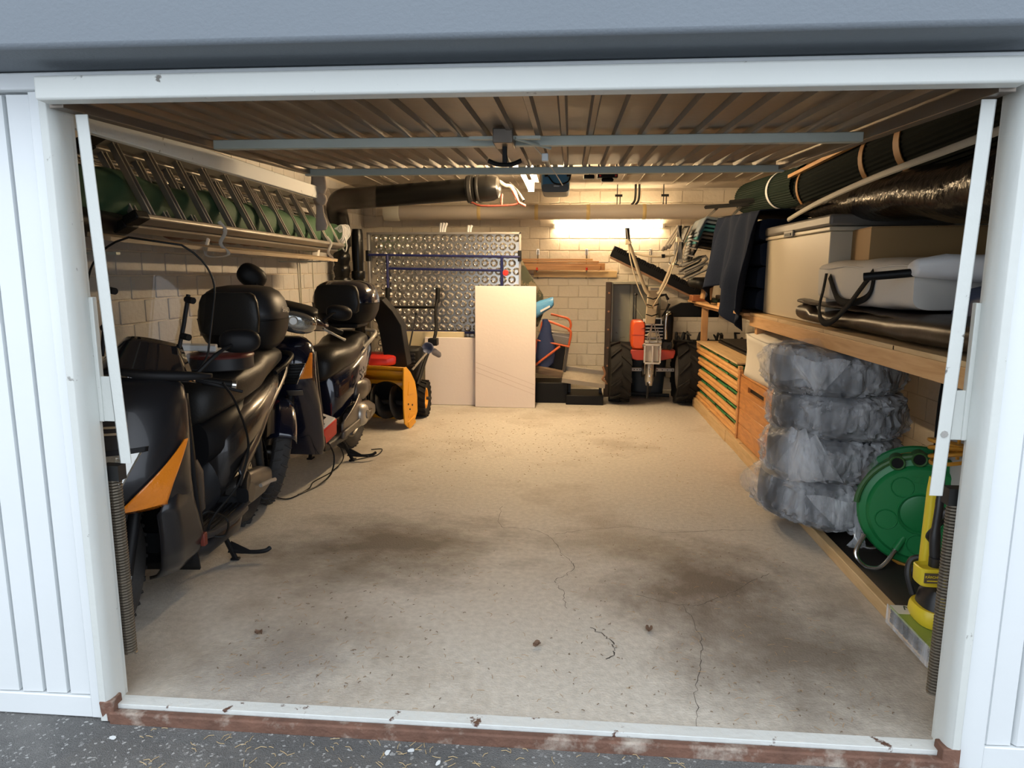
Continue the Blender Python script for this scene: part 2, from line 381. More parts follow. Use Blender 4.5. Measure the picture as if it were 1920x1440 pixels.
for x in (DX0+.02, DX1-.02):
    G().add([(x+dx, y, dz(y)+z) for y in (-.06, DL-.1) for dx, z in ((-.02, -.012), (.02, -.012), (.02, .045), (-.02, .045))],
            [(0, 1, 2, 3), (4, 7, 6, 5), (0, 4, 5, 1), (1, 5, 6, 2), (2, 6, 7, 3), (3, 7, 4, 0)]).obj('side_rail', M_galv, door, bevel=.002)
for y, x0, x1 in ((.72, DX0+.06, DX1-.05), (1.77, DX0+.01, DX1-.01)):
    G().b2((x0, y-.018, dz(y)-.022), (x1, y+.018, dz(y)+.012)).obj('crossbar', M_rail, door, bevel=.003)
lock = G().b2((-.275, .57, dz(.6)-.03), (-.205, .70, dz(.6)+.02)).obj('lock_box', M_galv, door, bevel=.004)
hb = G(); hb.tube([(-.24, .65, dz(.65)-.02), (-.24, .66, dz(.65)-.085)], .009); hb.tube(smoothpath([(-.30, .66, dz(.65)-.078), (-.27, .66, dz(.65)-.090), (-.24, .66, dz(.65)-.093), (-.21, .66, dz(.65)-.090), (-.18, .66, dz(.65)-.078)], 3), .008)
hb.obj('handle', M_black, lock)
G().b2((-.36, .60, dz(.6)-.012), (-.11, .625, dz(.6)-.002)).obj('lock_rod', M_rail, door)
G().tube([(-.20, .60, dz(.6)-.01), (-.08, .76, dz(.7)-.022)], .006).obj('lock_rod', M_rail, door)
for s, x in ((1, OX0), (-1, OX1)):
    # lifting arm, an angle section, with the coil spring below it
    a = Vector((-1.355, -.015, 1.805)); b = Vector((-1.358, .045, .79))
    if s < 0: b = Vector((1.038, .045, .76)); a = Vector((1.041, .0, 1.81))
    dv = b-a
    arm = G()
    for q0, q1, w0, w1 in ((-.018, .018, 0, .004), (-.018, -.014, 0, .03)):
        arm.add([p+Vector((s*u, v, 0)) for p in (a, b) for u, v in ((q0, w0), (q1, w0), (q1, w1), (q0, w1))],
                [(0, 1, 2, 3), (4, 7, 6, 5), (0, 4, 5, 1), (1, 5, 6, 2), (2, 6, 7, 3), (3, 7, 4, 0)])
    am = arm.obj('lifting_arm', M_chip, door, bevel=.001)
    G().lathe([(0, -.006), (.010, -.006), (.010, .004), (0, .004)], 8, b+Vector((0, -.004, .18)), 'y').obj('bolt', M_steel, am)
    sx, sy = (-1.440 if s > 0 else 1.122), .10
    pts = []
    z0, z1, turns = (.12, .72, 62)
    for i in range(turns*10+1):
        t = i/(turns*10); an = 2*PI*turns*t
        pts.append((sx+.019*math.cos(an), sy+.019*math.sin(an), z0+(z1-z0)*t))
    sp_ = G().tube(pts, .0042, 5).obj('coil_spring', mat('spring_steel_%d' % s, (.20, .17, .13), .5, .7, var=.2, vscale=30), door)
    G().b2((sx-.03, sy-.02, z1), (sx+.03, sy+.02, z1+.05)).obj('spring_hanger', M_blackm, sp_)
# ---- door guide rails on both side of the room
for x, ye, z in ((-1.62, 2.55, 1.835), (1.12, 1.8, 1.90)):
    g = G().b2((x-.02, .14, z), (x+.012, ye, z+.075)); tag(st('trim_5' if x < 0 else 'trim_6', g, M_chip, bevel=.003), 'pale steel door guide rail under the ceiling on the '+('left' if x < 0 else 'right'))
# ---- cracks in the floor slab: fine open joints laid in relief
crk = mat('crack_shadowless_dirt', (.06, .05, .04), .9)
fl = bpy.data.objects['floor']
def crack(pts, w=.0028, seed=1):
    r = random.Random(seed); P = smoothpath([(*q, 0) for q in pts], 8); g = G()
    P = [p+Vector((r.uniform(-.008, .008), r.uniform(-.008, .008), 0)) for p in P]
    vs = []
    for i, p in enumerate(P):
        t = (P[min(i+1, len(P)-1)]-P[max(i-1, 0)]).normalized(); nrm = Vector((-t.y, t.x, 0)); ww = w*r.uniform(.4, 1.1)
        vs += [p+nrm*ww/2+Vector((0, 0, .0006)), p-nrm*ww/2+Vector((0, 0, .0006))]
    g.add(vs, [(2*i, 2*i+1, 2*i+3, 2*i+2) for i in range(len(P)-1)]); g.obj('crack', crk, fl, smooth=0)
crack([(1.02, 1.74), (.85, 1.73), (.55, 1.67), (.37, 1.73), (.10, 1.66), (-.06, 1.58)], .003, 1)
crack([(-.383, 2.0), (-.362, 1.69), (-.203, 1.649), (-.085, 1.545), (-.012, 1.322), (.04, 1.2), (.002, 1.081), (-.04, 1.022), (-.008, .919), (.004, .775)], .003, 2)
crack([(.314, .923), (.495, .842), (.638, .903), (.844, 1.10), (.95, 1.2)], .0026, 3)
crack([(.50, .85), (.52, .6), (.488, .419), (.44, .224), (.411, .032)], .0026, 4)
crack([(.10, .62), (.17, .55), (.19, .47), (.16, .40)], .006, 5)
# ================================================================== LAMPS, PIPES, DOOR OPENER
M_tube = emit('fluorescent_back', TUBE_COL, TUBE_BACK); M_tubec = emit('fluorescent_ceiling', TUBE_COL, TUBE_CEIL)
M_lampbody = mat('lamp_white_metal', (.75, .72, .64), .4)
t = thing('tube_lamp', 'bare fluorescent tube glowing on the back wall under the pale pipe', 'lamp', (.43, YB-.06, 1.90))
G().b2((-.20, YB-.035, 1.880), (1.06, YB, 1.910)).obj('housing', M_lampbody, t, bevel=.004)
for x in (-.19, 1.05): G().b2((x-.012, YB-.095, 1.872), (x+.012, YB-.03, 1.918)).obj('socket', M_lampbody, t, bevel=.004)
G().tube([(-.185, YB-.072, 1.895), (1.045, YB-.072, 1.895)], .017, 16).obj('fluorescent_tube', M_tube, t)
t = thing('tube_lamp', 'fluorescent tube running towards the door on the ceiling beside the blue box', 'lamp', (-.39, 4.2, 2.14))
G().b2((-.365, 3.55, ZC-.10), (-.305, 4.92, ZC-.003)).obj('housing', M_lampbody, t, bevel=.004)
for y in (3.58, 4.87): G().b2((-.41, y-.012, 2.13), (-.35, y+.012, 2.24)).obj('socket', M_lampbody, t, bevel=.004)
G().tube([(-.39, 3.6, 2.155), (-.39, 4.86, 2.155)], .017, 16).obj('fluorescent_tube', M_tubec, t)

M_pvc = mat('pale_pvc_pipe', (.42, .37, .31), .45, var=.1, vscale=3)
M_pvcb = mat('pipe_sleeve', (.52, .50, .42), .55)
M_yel = mat('yellowed_band', (.50, .37, .16), .5)
M_bp = mat('black_drain_pipe', (.0045, .0045, .0045), .28, var=.2, vscale=5, spec=.25)
M_redp = mat('red_painted_metal', (.13, .02, .01), .6)
M_copper = mat('rusty_clamp', (.30, .16, .09), .6, .5)
t = thing('waste_pipe', 'long pale grey pipe running across the back under the ceiling', 'pipe', (0, 5.95, 2.03))
G().tube([(-2.1, 5.95, 2.030), (2.0, 5.95, 2.030)], .081, 24).obj('pipe', M_pvc, t)
G().lathe([(.088, -2.1), (.093, -2.09), (.093, -1.93), (.086, -1.92)], 24, (0, 5.95, 2.03)).obj('sleeve', M_pvcb, t)
for x in (-1.02, -.38, .19, .80):
    G().lathe([(.0815, x-.02), (.084, x-.015), (.084, x+.015), (.0815, x+.02)], 24, (0, 5.95, 2.03)).obj('band', M_yel, t)
for x in (.52, 1.02):
    g = G().b2((x-.02, 5.93, 2.10), (x-.012, 5.97, ZC)).b2((x+.012, 5.93, 2.10), (x+.02, 5.97, 2.21)).b2((x-.04, 5.93, 2.19), (x+.04, 5.95, 2.215)); g.obj('hanger', M_blackm, t)
g = G()
for x in (.70, .74): g.tube(smoothpath([(x-.04, 5.93, 2.10), (x-.01, 5.93, 2.14), (x, 5.93, 2.2), (x, 5.93, ZC)], 4), .012)
g.obj('hanger', M_blackm, t)
# black drain pipe with its end cap, sloping to the left wall, and down pipes in the corner
t = thing('drain_pipe', 'thick black drain pipe sloping under the ceiling with a domed end cap', 'pipe', (-1.4, 4.6, 2.1))
a, b = Vector((-2.22, 4.75, 2.055)), Vector((-.93, 4.60, 2.125))
g = G(); g.tube(smoothpath([(-2.30, 5.0, 1.62), (-2.30, 4.97, 1.85), (-2.29, 4.88, 1.99), (-2.2, 4.76, 2.055), (-2.05, 4.73, 2.063)], 5)+[b], .100, 24); g.obj('pipe', M_bp, t)
dv = (b-a).normalized()
def along(p, d, prof, n=28):
    d = d.normalized(); u = d.orthogonal().normalized(); v = d.cross(u); g = G()
    g.loft([[p+d*h+(u*math.cos(2*PI*j/n)+v*math.sin(2*PI*j/n))*r for j in range(n)] for r, h in prof]); return g
along(b, dv, [(.104, -.03), (.124, -.02), (.124, .05), (.108, .06)]).obj('socket', M_bp, t)
cap = along(b, dv, [(.10, .05), (.118, .07), (.121, .16), (.115, .22), (.095, .265), (.06, .285), (.02, .29)]).obj('end_cap', M_bp, t)
along(b, dv, [(.127, -.005), (.131, 0), (.131, .03), (.127, .035)]).obj('clamp', M_blackm, t)
along(b, dv, [(.124, .075), (.127, .08), (.127, .095), (.124, .1)]).obj('clamp', M_blackm, t)
G().tube([b+Vector((.02, 0, .12)), b+Vector((.02, 0, .20))], .008).obj('hanger', M_steel, t)
g = G().tube(smoothpath([b+Vector((.02, -.05, -.12)), b+Vector((.12, -.08, -.155)), b+Vector((.38, -.08, -.15)), b+Vector((.47, -.08, -.13))], 4), .009)
g.tube([b+Vector((.30, -.08, -.15)), b+Vector((.30, -.05, -.05))], .010); g.tube([b+Vector((.40, -.08, -.02)), b+Vector((.46, -.09, -.13)), b+Vector((.52, -.09, -.16))], .012)
g.obj('red_lever', M_redp, t)
g = G().tube(smoothpath([b+Vector((.27, -.02, .07)), b+Vector((.33, -.04, .03)), b+Vector((.38, -.05, .02)), b+Vector((.42, -.07, -.04)), b+Vector((.44, -.08, -.1))], 4), .016); g.obj('lever_joint', M_pvc, t)
G().tube([b+Vector((.36, .06, .06)), b+Vector((.43, .0, -.01)), b+Vector((.50, -.06, -.11))], .014).obj('lever_joint', M_blackm, t)
# plastic wrap over the bend
def wrap(u, v):
    x = -2.34+.52*u; p = a+dv*(x-a.x)/dv.x
    an = -1.9+3.0*v
    r = .118+.012*math.sin(9*u+5*v)
    if u < .3: p = p+Vector((0, .02, 0))
    z = p.z+r*math.cos(an); y = p.y+r*math.sin(an)
    if v < .2: z -= (.2-v)*(.3+.5*u)
    return Vector((x, y, z))
M_wrap = mat('crumpled_clear_wrap', (.12, .10, .085), .25, bump=.8, bscale=14, alpha=.30, spec=.3)
G().grid(wrap, 14, 16).obj('plastic_wrap', M_wrap, t)
t = thing('down_pipe', 'black corrugated down pipe in the back left corner', 'pipe', (-2.27, 5.25, 0))
prof = []
z = 0
while z < 1.62: prof += [(.078, z), (.078, z+.02)] if z < 1.2 else [(.066+.018*abs(math.sin(z*26)), z), (.070+.018*abs(math.sin(z*26+.5)), z+.02)]; z += .04
G().lathe(prof, 20, (-2.30, 5.0, 0), 'z').obj('pipe', M_bp, t)
G().lathe([(.088, .0), (.095, .01), (.095, .09), (.088, .10)], 20, (-2.30, 5.0, 1.12), 'z').obj('collar', M_bp, t)
t = thing('down_pipe', 'thinner black pipe standing right of the corrugated down pipe', 'pipe', (-2.20, 5.2, 0))
G().lathe([(.055, 0), (.055, 1.45), (.06, 1.5), (.06, 1.75), (.05, 1.8)], 18, (-2.17, 5.12, 0), 'z').obj('pipe', M_bp, t)
for z in (.95, 1.30): G().lathe([(.066, 0), (.07, .01), (.07, .07), (.066, .08)], 18, (-2.17, 5.12, z), 'z').obj('collar', M_bp, t)

# door opener
M_blue = mat('opener_blue', (.055, .20, .36), .4, var=.08, vscale=5)
t = thing('door_opener', 'blue garage door opener box hanging under the ceiling', 'opener', (-.11, 3.1, 1.9))
g = G().loft([sq((-.11, y, 1.995), hx, hz, 6, 28) for y, hx, hz in ((2.98, .085, .055), (3.0, .097, .066), (3.36, .097, .07), (3.40, .085, .06))]); bx = g.obj('case', M_blue, t)
G().loft([sq((-.11, y, 1.945), .092, .028, 5, 20) for y in (2.975, 3.3)]).obj('cover', mat('opener_grey', (.11, .12, .12), .45), t)
G().b2((-.30, 2.7, 2.062), (.08, 2.74, 2.07)).obj('bracket', M_blackm, t)
G().b2((-.125, 1.9, 2.075), (-.095, 3.4, 2.10)).obj('drive_rail', M_rail, t)
G().b2((-.12, 2.968, 1.952), (-.08, 2.974, 1.962)).obj('badge', M_steel, t)
for x in (-.17, -.02): G().b2((x-.012, 2.95, 2.02), (x+.012, 2.985, 2.06)).obj('clip', M_black, t)
G().tube(smoothpath([(-.155, 2.96, 2.02), (-.12, 2.94, 1.975), (-.07, 2.93, 1.965), (-.02, 2.94, 1.985), (-.005, 2.96, 2.03)], 5), .005, 6).obj('cable', M_black, t)
for x in (-.26, .0): G().b2((x-.01, 3.15, 2.06), (x+.01, 3.17, ZC)).obj('hanger', M_rail, t)
t = thing('release_cord', 'thin pale release cord hanging from the door lock to the opener', 'cord', (-.1, .76, 1.85))
G().tube(smoothpath([(-.15, .70, 1.842), (-.11, .9, 1.822), (-.07, 1.4, 1.822), (-.05, 2.1, 1.86), (-.06, 2.93, 1.965)], 6), .0025, 5).obj('cord', M_pvcb, t)
G().b2((-.115, .84, 1.800), (-.09, .87, 1.828)).obj('toggle', M_white, t, bevel=.003)
t = thing('motion_sensor', 'small black sensor on the ceiling right of the blue opener', 'sensor', (.13, 3.4, 2.06))
G().b2((.09, 3.36, 2.055), (.17, 3.44, 2.085)).obj('case', M_black, t, bevel=.008); G().tube([(.13, 3.4, 2.08), (.13, 3.4, ZC)], .008).obj('stem', M_blackm, t)
t = thing('light_barrier', 'wider black box with two red diodes under the ceiling', 'sensor', (.27, 3.4, 2.05))
G().b2((.19, 3.36, 2.06), (.34, 3.44, 2.095)).obj('case', M_black, t, bevel=.006); G().b2((.22, 3.37, 2.035), (.31, 3.43, 2.06)).obj('lens_block', M_black, t, bevel=.01)
for x in (.21, .325): G().b2((x-.007, 3.352, 2.068), (x+.007, 3.36, 2.08)).obj('diode', mat('red_diode', (.5, .03, .02), .3), t)
for x in (.2, .33): G().tube([(x, 3.4, 2.09), (x, 3.4, ZC)], .006).obj('stem', M_blackm, t)
t = thing('conduit', 'thin grey conduit along the ceiling behind the opener', 'conduit', (-.3, 5.0, ZC-.03))
G().tube([(-.27, 3.9, ZC-.03), (-.27, YB-.02, ZC-.03)], .010).obj('pipe', M_pvcb, t)
G().tube([(.0, 3.5, ZC-.03), (.0, 4.3, ZC-.03), (.25, 4.3, ZC-.03)], .008).obj('pipe', M_pvcb, t)
# ================================================================== RIGHT SIDE: SHELF AND WHAT STANDS ON AND UNDER IT
M_orange = wood('orange_stained_wood', (.66, .36, .13), (.50, .24, .075), (14, 1.6, 14), .42)
M_chestw = wood('orange_chest_boards', (.60, .26, .075), (.42, .17, .045), (14, 2.2, 14), .42, 3)
M_raw = wood('raw_lumber', (.60, .42, .22), (.48, .32, .15), (14, 1.5, 14), .6)
M_green = mat('green_slat_paint', (.03, .22, .075), .4, var=.15, vscale=6)
M_greenD = mat('dark_green', (.009, .018, .012), .8, var=.2, vscale=8, spec=.1)
M_cream = mat('cream_laminate', (.52, .45, .33), .4, var=.06, vscale=2, stretch=(8, 1, .5))
M_lid = mat('grey_lid', (.15, .135, .115), .45, var=.1, vscale=3)
M_card = mat('cardboard', (.30, .18, .07), .75, var=.08, vscale=4)
M_canvas = mat('pale_grey_canvas', (.50, .48, .44), .75, var=.06, vscale=3, bump=.25, bscale=18)
M_webb = mat('black_webbing', (.010, .010, .010), .9, spec=.1)
M_leather = mat('dark_brown_leather', (.022, .014, .009), .36, var=.2, vscale=3, bump=.35, bscale=9, spec=.3)
M_film = mat('glossy_black_film', (.010, .008, .007), .20, var=.3, vscale=3, bump=1.0, bscale=13, spec=.08)
M_navy = mat('navy_fleece', (.013, .018, .032), .95, var=.2, vscale=6, bump=.2, bscale=60, spec=.1)
M_cloth = mat('white_cloth', (.66, .66, .66), .8, bump=.4, bscale=12)
M_strapy = mat('yellow_strap', (.32, .15, .035), .6)
M_matg = mat('green_black_mat', (.006, .009, .008), .9, var=.2, vscale=10, spec=.08)
M_whitebag = mat('white_fabric_bag', (.62, .58, .50), .6, var=.05, vscale=3, bump=.4, bscale=7)
SX = 1.32
sh = thing('storage_shelf', 'long pine shelf on posts along the right wall', 'shelf', (SX, .2, 0))
G().b2((SX, .22, .992), (SX+.04, 3.28, 1.068)).obj('front_beam', M_pineY, sh, bevel=.003)
G().b2((SX+.005, 3.28, 1.03), (SX+.04, 5.62, 1.062)).obj('front_beam', M_pineY, sh, bevel=.002)
for i, y in enumerate((.22, 1.0, 1.8, 2.6)): G().b2((SX+.002, y+.003, 1.068), (XR-.01, min(y+.797, 3.29), 1.088)).obj('shelf_board', M_raw, sh, bevel=.002)
for y0, y1 in ((3.30, 4.1), (4.1, 4.9), (4.9, 5.75)): G().b2((SX-.04, y0+.003, 1.062), (XR-.01, y1-.003, 1.082)).obj('shelf_board', M_pineY, sh, bevel=.002)
for y in (.25, 3.22, 5.30):
    G().b2((SX+.04, y, 0), (SX+.10, y+.06, 1.062)).obj('post', M_pineZ, sh, bevel=.003)
    G().b2((XR-.08, y, 0), (XR-.02, y+.06, 1.062)).obj('post', M_pineZ, sh, bevel=.003)
    G().b2((SX+.10, y, 1.0), (XR-.08, y+.05, 1.06)).obj('bearer', M_pine, sh)
t = thing('floor_timber', 'long pine timber on the floor in front of the things under the shelf', 'timber', (SX, 1, 0))
G().b2((1.29, .22, 0), (1.335, 2.75, .055)).obj('beam', M_raw, t, bevel=.004)
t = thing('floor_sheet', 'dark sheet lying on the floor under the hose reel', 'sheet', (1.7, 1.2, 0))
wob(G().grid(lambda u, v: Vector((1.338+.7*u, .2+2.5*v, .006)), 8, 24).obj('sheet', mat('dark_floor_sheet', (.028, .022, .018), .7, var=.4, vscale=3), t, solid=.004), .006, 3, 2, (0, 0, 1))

# ---- folding loungers: pairs of beech rails with green slats between
def lounger(z, label, sl, first=None):
    if first: return dup(first, (1.33, 4.4, z), label=label)
    t = thing('folding_lounger', label, 'lounger', (1.33, 4.4, z), group='folded loungers stacked under the shelf', local=True)
    for x in (.0, .52):
        for k, dz_ in ((0, .018), (1, .050)):
            pts = [(x+.006*k, .92, dz_), (x+.006*k, .3, dz_+.004*k), (x+.006*k, -.4, dz_), (x+.006*k, -.90, dz_-.004*k)]
            G().tube(pts, .0185, 10).obj('rail', M_orange, t)
    for y in (-.88, .9): G().b2((-.012, y-.02, .02), (.02, y+.02, .10)).obj('end_block', M_pineZ, t, bevel=.004)
    for j, (y0, y1) in enumerate(((-.86, -.42), (-.39, .0), (.06, .45), (.50, .86))):
        for q, x in enumerate((.035, .19, .345)):
            G().box((x+.052, (y0+y1)/2, .083+.009*q*(1 if j % 2 else .4)-.010*(j % 2)), (.135, y1-y0, .020), (.0, -.06, 0)).obj('slat', M_green, t, bevel=.002)
    for y in (-.6, .3): G().b2((.02, y-.02, .03), (.5, y+.02, .045)).obj('crossbar', M_orange, t)
    return t
pal = thing('base_pallet', 'pale raw timber edge on the floor below the stacked loungers', 'pallet', (1.33, 4.4, 0))
for i, (a, b) in enumerate(((2.72, 3.3), (3.3, 3.75), (3.75, 4.5), (4.5, 5.32))):
    G().b2((1.295+.004*(i % 2), a+.002, 0), (1.335, b-.002, .098+.004*(i % 2))).obj('edge_board', M_raw, pal, bevel=.003)
for y in (2.9, 3.6, 4.4, 5.1): G().b2((1.335, y, 0), (1.95, y+.08, .10)).obj('bearer', M_raw, pal)
lz = [.104, .222, .340, .458, .560]
L0 = lounger(lz[0], 'folded wooden lounger with green slats, lowest of the stack', 0)
for z, n in zip(lz[1:], ('second from the bottom of the stack', 'in the middle of the stack', 'second from the top of the stack', 'topmost of the stack')):
    d = lounger(z, 'folded wooden lounger with green slats, '+n, 0, L0)
t = thing('cover_board', 'thin pale board lying over the top lounger beside the white bag', 'board', (1.6, 4.4, .675))
G().box((1.56, 4.42, .675), (.5, 1.75, .014), (0, 0, 0)).obj('board', M_raw, t, bevel=.002)
t = thing('dark_sheet', 'black flat sheet on the pale board under the shelf', 'panel', (1.7, 4.4, .69))
G().box((1.70, 4.35, .693), (.42, 1.5, .018)).obj('panel', M_black, t, bevel=.004)
G().b2((1.52, 3.62, .71), (1.9, 5.2, .715)).obj('top_film', M_blackm, t)

# ---- orange wooden chest
t = thing('wooden_chest', 'orange stained wooden chest of horizontal boards with a slot handle', 'chest', (1.6, 3.05, .10))
zb = .10
def chest_side(x, s):
    for k, (z0, z1) in enumerate(((.105, .225), (.228, .345), (.348, .465))):
        G().b2((x, 2.62, z0), (x+.02, 3.48, z1)).obj('board', M_chestw, t, bevel=.004, seg=1)
    # top board with the slot cut out: built as four strips
    g = G()
    for a, b, c, d in ((2.62, 3.48, .468, .505), (2.62, 3.48, .545, .595), (2.62, 2.80, .505, .545), (3.22, 3.48, .505, .545)): g.b2((x, a, c), (x+.02, b, d))
    g.obj('slotted_board', M_chestw, t)
    G().b2((x+.021, 2.78, .50), (x+.024, 3.24, .55)).obj('slot_back', M_black, t)
chest_side(1.322, 1)
for y in (2.62, 3.46):
    for z0, z1 in ((.105, .225), (.228, .345), (.348, .465), (.468, .595)): G().b2((1.344, y, z0), (1.93, y+.02, z1)).obj('board', M_chestw, t, bevel=.003, seg=1)
G().b2((1.325, 2.62, .597), (1.95, 3.48, .612)).obj('lid', M_chestw, t, bevel=.004)
G().b2((1.312, 3.445, .10), (1.34, 3.49, .635)).obj('corner_post', M_chestw, t, bevel=.004)
# ---- white bag on the chest
t = thing('white_bag', 'boxy white fabric bag standing on the orange chest', 'bag', (1.55, 3.1, .615))
def wb(u, v):
    a = 2*PI*u; x = math.copysign(abs(math.cos(a))**.25, math.cos(a)); y = math.copysign(abs(math.sin(a))**.25, math.sin(a))
    s = 1-.05*math.sin(PI*v)+.03*math.sin(7*a+4*v)
    return Vector((1.62+.29*x*s, 3.10+.37*y*s, .614+.30*v+(.008*math.sin(3*a))*v))
o = G().grid(wb, 40, 9, True).obj('body', M_whitebag, t, solid=.003)
g = G(); ring = [wb(i/40, 1) for i in range(40)]
def topf(u, v): p = wb(u, 1); c = Vector((1.62, 3.10, .945)); return p.lerp(c, v)+Vector((0, 0, .03*math.sin(v*PI)+.006*math.sin(9*u*6.28)*(1-v)))
wob(g.grid(topf, 40, 6, True).obj('top_flap', M_whitebag, t, solid=.003), .012, 7, 3, (0, 0, 1))
G().tube([wb(i/40, 1) for i in range(40)], .004, 6, closed=True).obj('seam', mat('bag_seam', (.45, .42, .36), .7), t)

# ---- four tyres in clear bags
def plastic():
    m = bpy.data.materials.new('milky_clear_plastic'); m.use_nodes = True; N, L = m.node_tree.nodes, m.node_tree.links; b = N['Principled BSDF']
    b.inputs['Base Color'].default_value = (.80, .82, .85, 1); b.inputs['Roughness'].default_value = .24
    tc = N.new('ShaderNodeTexCoord')
    def nz(sc, rot, scale, det, dist):
        mp = N.new('ShaderNodeMapping'); mp.inputs['Scale'].default_value = sc; mp.inputs['Rotation'].default_value = rot; L.new(tc.outputs['Object'], mp.inputs[0])
        n = N.new('ShaderNodeTexNoise'); n.inputs['Scale'].default_value = scale; n.inputs['Detail'].default_value = det; n.inputs['Distortion'].default_value = dist; L.new(mp.outputs[0], n.inputs['Vector']); return n
    n = nz((1, 1, .8), (.3, .2, 0), 2.6, 3, .5); n1 = nz((5, 5, 1.0), (.35, -.3, .2), 3.0, 4, .6)
    mx = N.new('ShaderNodeMath'); mx.operation = 'MULTIPLY_ADD'; L.new(n1.outputs[0], mx.inputs[0]); mx.inputs[1].default_value = .45; L.new(n.outputs[0], mx.inputs[2])
    r = N.new('ShaderNodeMapRange'); r.interpolation_type = 'SMOOTHSTEP'; L.new(mx.outputs[0], r.inputs[0]); r.inputs[1].default_value = .52; r.inputs[2].default_value = .98; r.inputs[3].default_value = .07; r.inputs[4].default_value = .62
    L.new(r.outputs[0], b.inputs['Alpha'])
    n2 = nz((6, 6, 1.6), (.35, -.3, .2), 3.5, 3, .8)
    bp = N.new('ShaderNodeBump'); bp.inputs['Strength'].default_value = .9; bp.inputs['Distance'].default_value = .025; L.new(n2.outputs[0], bp.inputs['Height']); L.new(bp.outputs[0], b.inputs['Normal'])
    return m
M_plast = plastic()
M_tyre_in = mat('bagged_tyre', (.018, .021, .028), .6, var=.3, vscale=7)
def bag_tyre(cx, cy, z0, h, tilt, seed, label, bulges):
    t = thing('bagged_tyre', label, 'tyre', (cx, cy, z0), group='bagged tyres stacked under the shelf')
    R3 = E(tilt[0], tilt[1], 0); C = Vector((cx, cy, z0+h/2)); R = .325
    def fix(o):
        for v in o.data.vertices:
            p = v.co+Vector((cx, cy, z0))-C; v.co = R3 @ p + C - Vector((cx, cy, z0))
    hh = h*.46
    prof = [(.20, -hh*.75), (.23, -hh), (.285, -hh), (.312, -hh*.75), (.318, -.3*hh), (.318, .3*hh), (.312, hh*.75), (.285, hh), (.23, hh), (.20, hh*.75), (.19, 0)]
    g = G().lathe(prof+[prof[0]], 40, C, 'z'); o = g.obj('tyre', M_tyre_in, t); fix(o)
    g = G()
    for k in range(3):
        zc = (k-1)*hh*.42
        g.lathe([(.319, zc-.006), (.3195, zc), (.319, zc+.006)], 40, C, 'z')
    rr = random.Random(seed)
    def bag(u, v):
        a = 2*PI*u; ph = -PI/2+PI*v; cz = math.copysign(abs(math.sin(ph))**.55, math.sin(ph)); cr_ = abs(math.cos(ph))**.28
        q = Vector((math.cos(a)*1.2, math.sin(a)*1.2, cz*1.1+seed*3.7))
        r = R*1.03*cr_*(1+.035*noise.noise(q*2.2)+.05*noise.noise(q*1.1))
        ridge = abs(noise.noise(Vector((a*5, cz*1.4+seed, 1.7)))); rid2 = abs(noise.noise(Vector((a*11+cz*3, cz*2.2-a*2+seed, 5.7))))
        r += (.016*ridge+.018*max(0, 1-rid2*3.2)**2+.016*max(0, 1-4.5*abs(noise.noise(Vector((a*6-cz*2.6, cz*1.5+a*1.2+seed*2, 9.1)))))**2)*cr_
        p = Vector((r*math.cos(a), r*math.sin(a), cz*h*.5))
        for (ba, bz, w, amp, up) in bulges:
            d = math.atan2(math.sin(a-ba), math.cos(a-ba)); e = math.exp(-(d/w)**2-((cz-bz)/.5)**2)
            p += Vector((math.cos(a), math.sin(a), 0))*amp*e*cr_+Vector((0, 0, up*e))
        return C + R3 @ p
    G().grid(bag, 150, 42, True).obj('plastic_bag', M_plast, t, smooth=60)
    return t
A = lambda d: math.radians(d)
CX, CY = 1.425, 1.88
b1 = bag_tyre(CX-.035, CY, .062, .262, (0, .06, 0), 1, 'tyre in a milky plastic bag with a knotted tail, lowest of the stack', ((A(165), 0, .5, .075, .01), (A(-100), -.4, .35, .04, -.02)))
b2_ = bag_tyre(CX+.0, CY, .300, .252, (.0, .03, 0), 2, 'tyre in a clear bag with a big loose flap, second from the floor', ((A(190), .2, .4, .045, .0), (A(215), .8, .3, .03, .035)))
bag_tyre(CX+.015, CY, .530, .246, (0, 0, 0), 3, 'tyre in a tight dark-looking clear bag, third from the floor', ())
b4_ = bag_tyre(CX-.01, CY, .752, .240, (0, -.01, 0), 4, 'tyre in a crumpled clear bag, topmost under the shelf beam', ((A(170), .4, .5, .03, .02), (A(200), 1, .45, .0, .045)))
# loose flaps of the bags
def flap(parent, cx, cz, a0, a1, z0, z1, out, tip):
    def f(u, v):
        a = math.radians(a0+(a1-a0)*(u*(1-.75*v)+.375*v*tip)); r = .345+out*math.sin(PI*(.15+.85*v))*(.6+.4*math.sin(PI*u))+.008*math.sin(u*14+v*5)
        return Vector((cx+r*math.cos(a), CY+r*math.sin(a), z0+(z1-z0)*v+.012*math.sin(u*9)))
    G().grid(f, 18, 14).obj('loose_flap', M_plast, parent, smooth=70)
flap(b2_, CX, 0, 188, 250, .33, .585, .055, 1.2); flap(b2_, CX, 0, 205, 262, .34, .56, .040, 1.0)
flap(b4_, CX-.01, 0, 262, 215, .955, .80, .03, 1.0); flap(b4_, CX-.01, 0, 180, 235, .84, 1.0, .03, 1.0); flap(b1, CX-.03, 0, 240, 300, .26, .08, .03, 1.3)
# knotted tail of the lowest bag
kx, ky = CX+.02, CY-.345
g = G().loft([[Vector((kx+dx, ky+dy, z))+Vector((math.cos(2*PI*j/14)*r*(1+.25*math.cos(5*2*PI*j/14)), math.sin(2*PI*j/14)*r*.6, 0)) for j in range(14)] for dx, dy, z, r in
              ((.09, .06, .20, .085), (.06, .01, .15, .06), (.03, -.02, .105, .035), (.02, -.03, .085, .018), (.015, -.04, .062, .024), (.0, -.05, .03, .04))]); g.obj('knotted_tail', M_plast, b1, smooth=60)

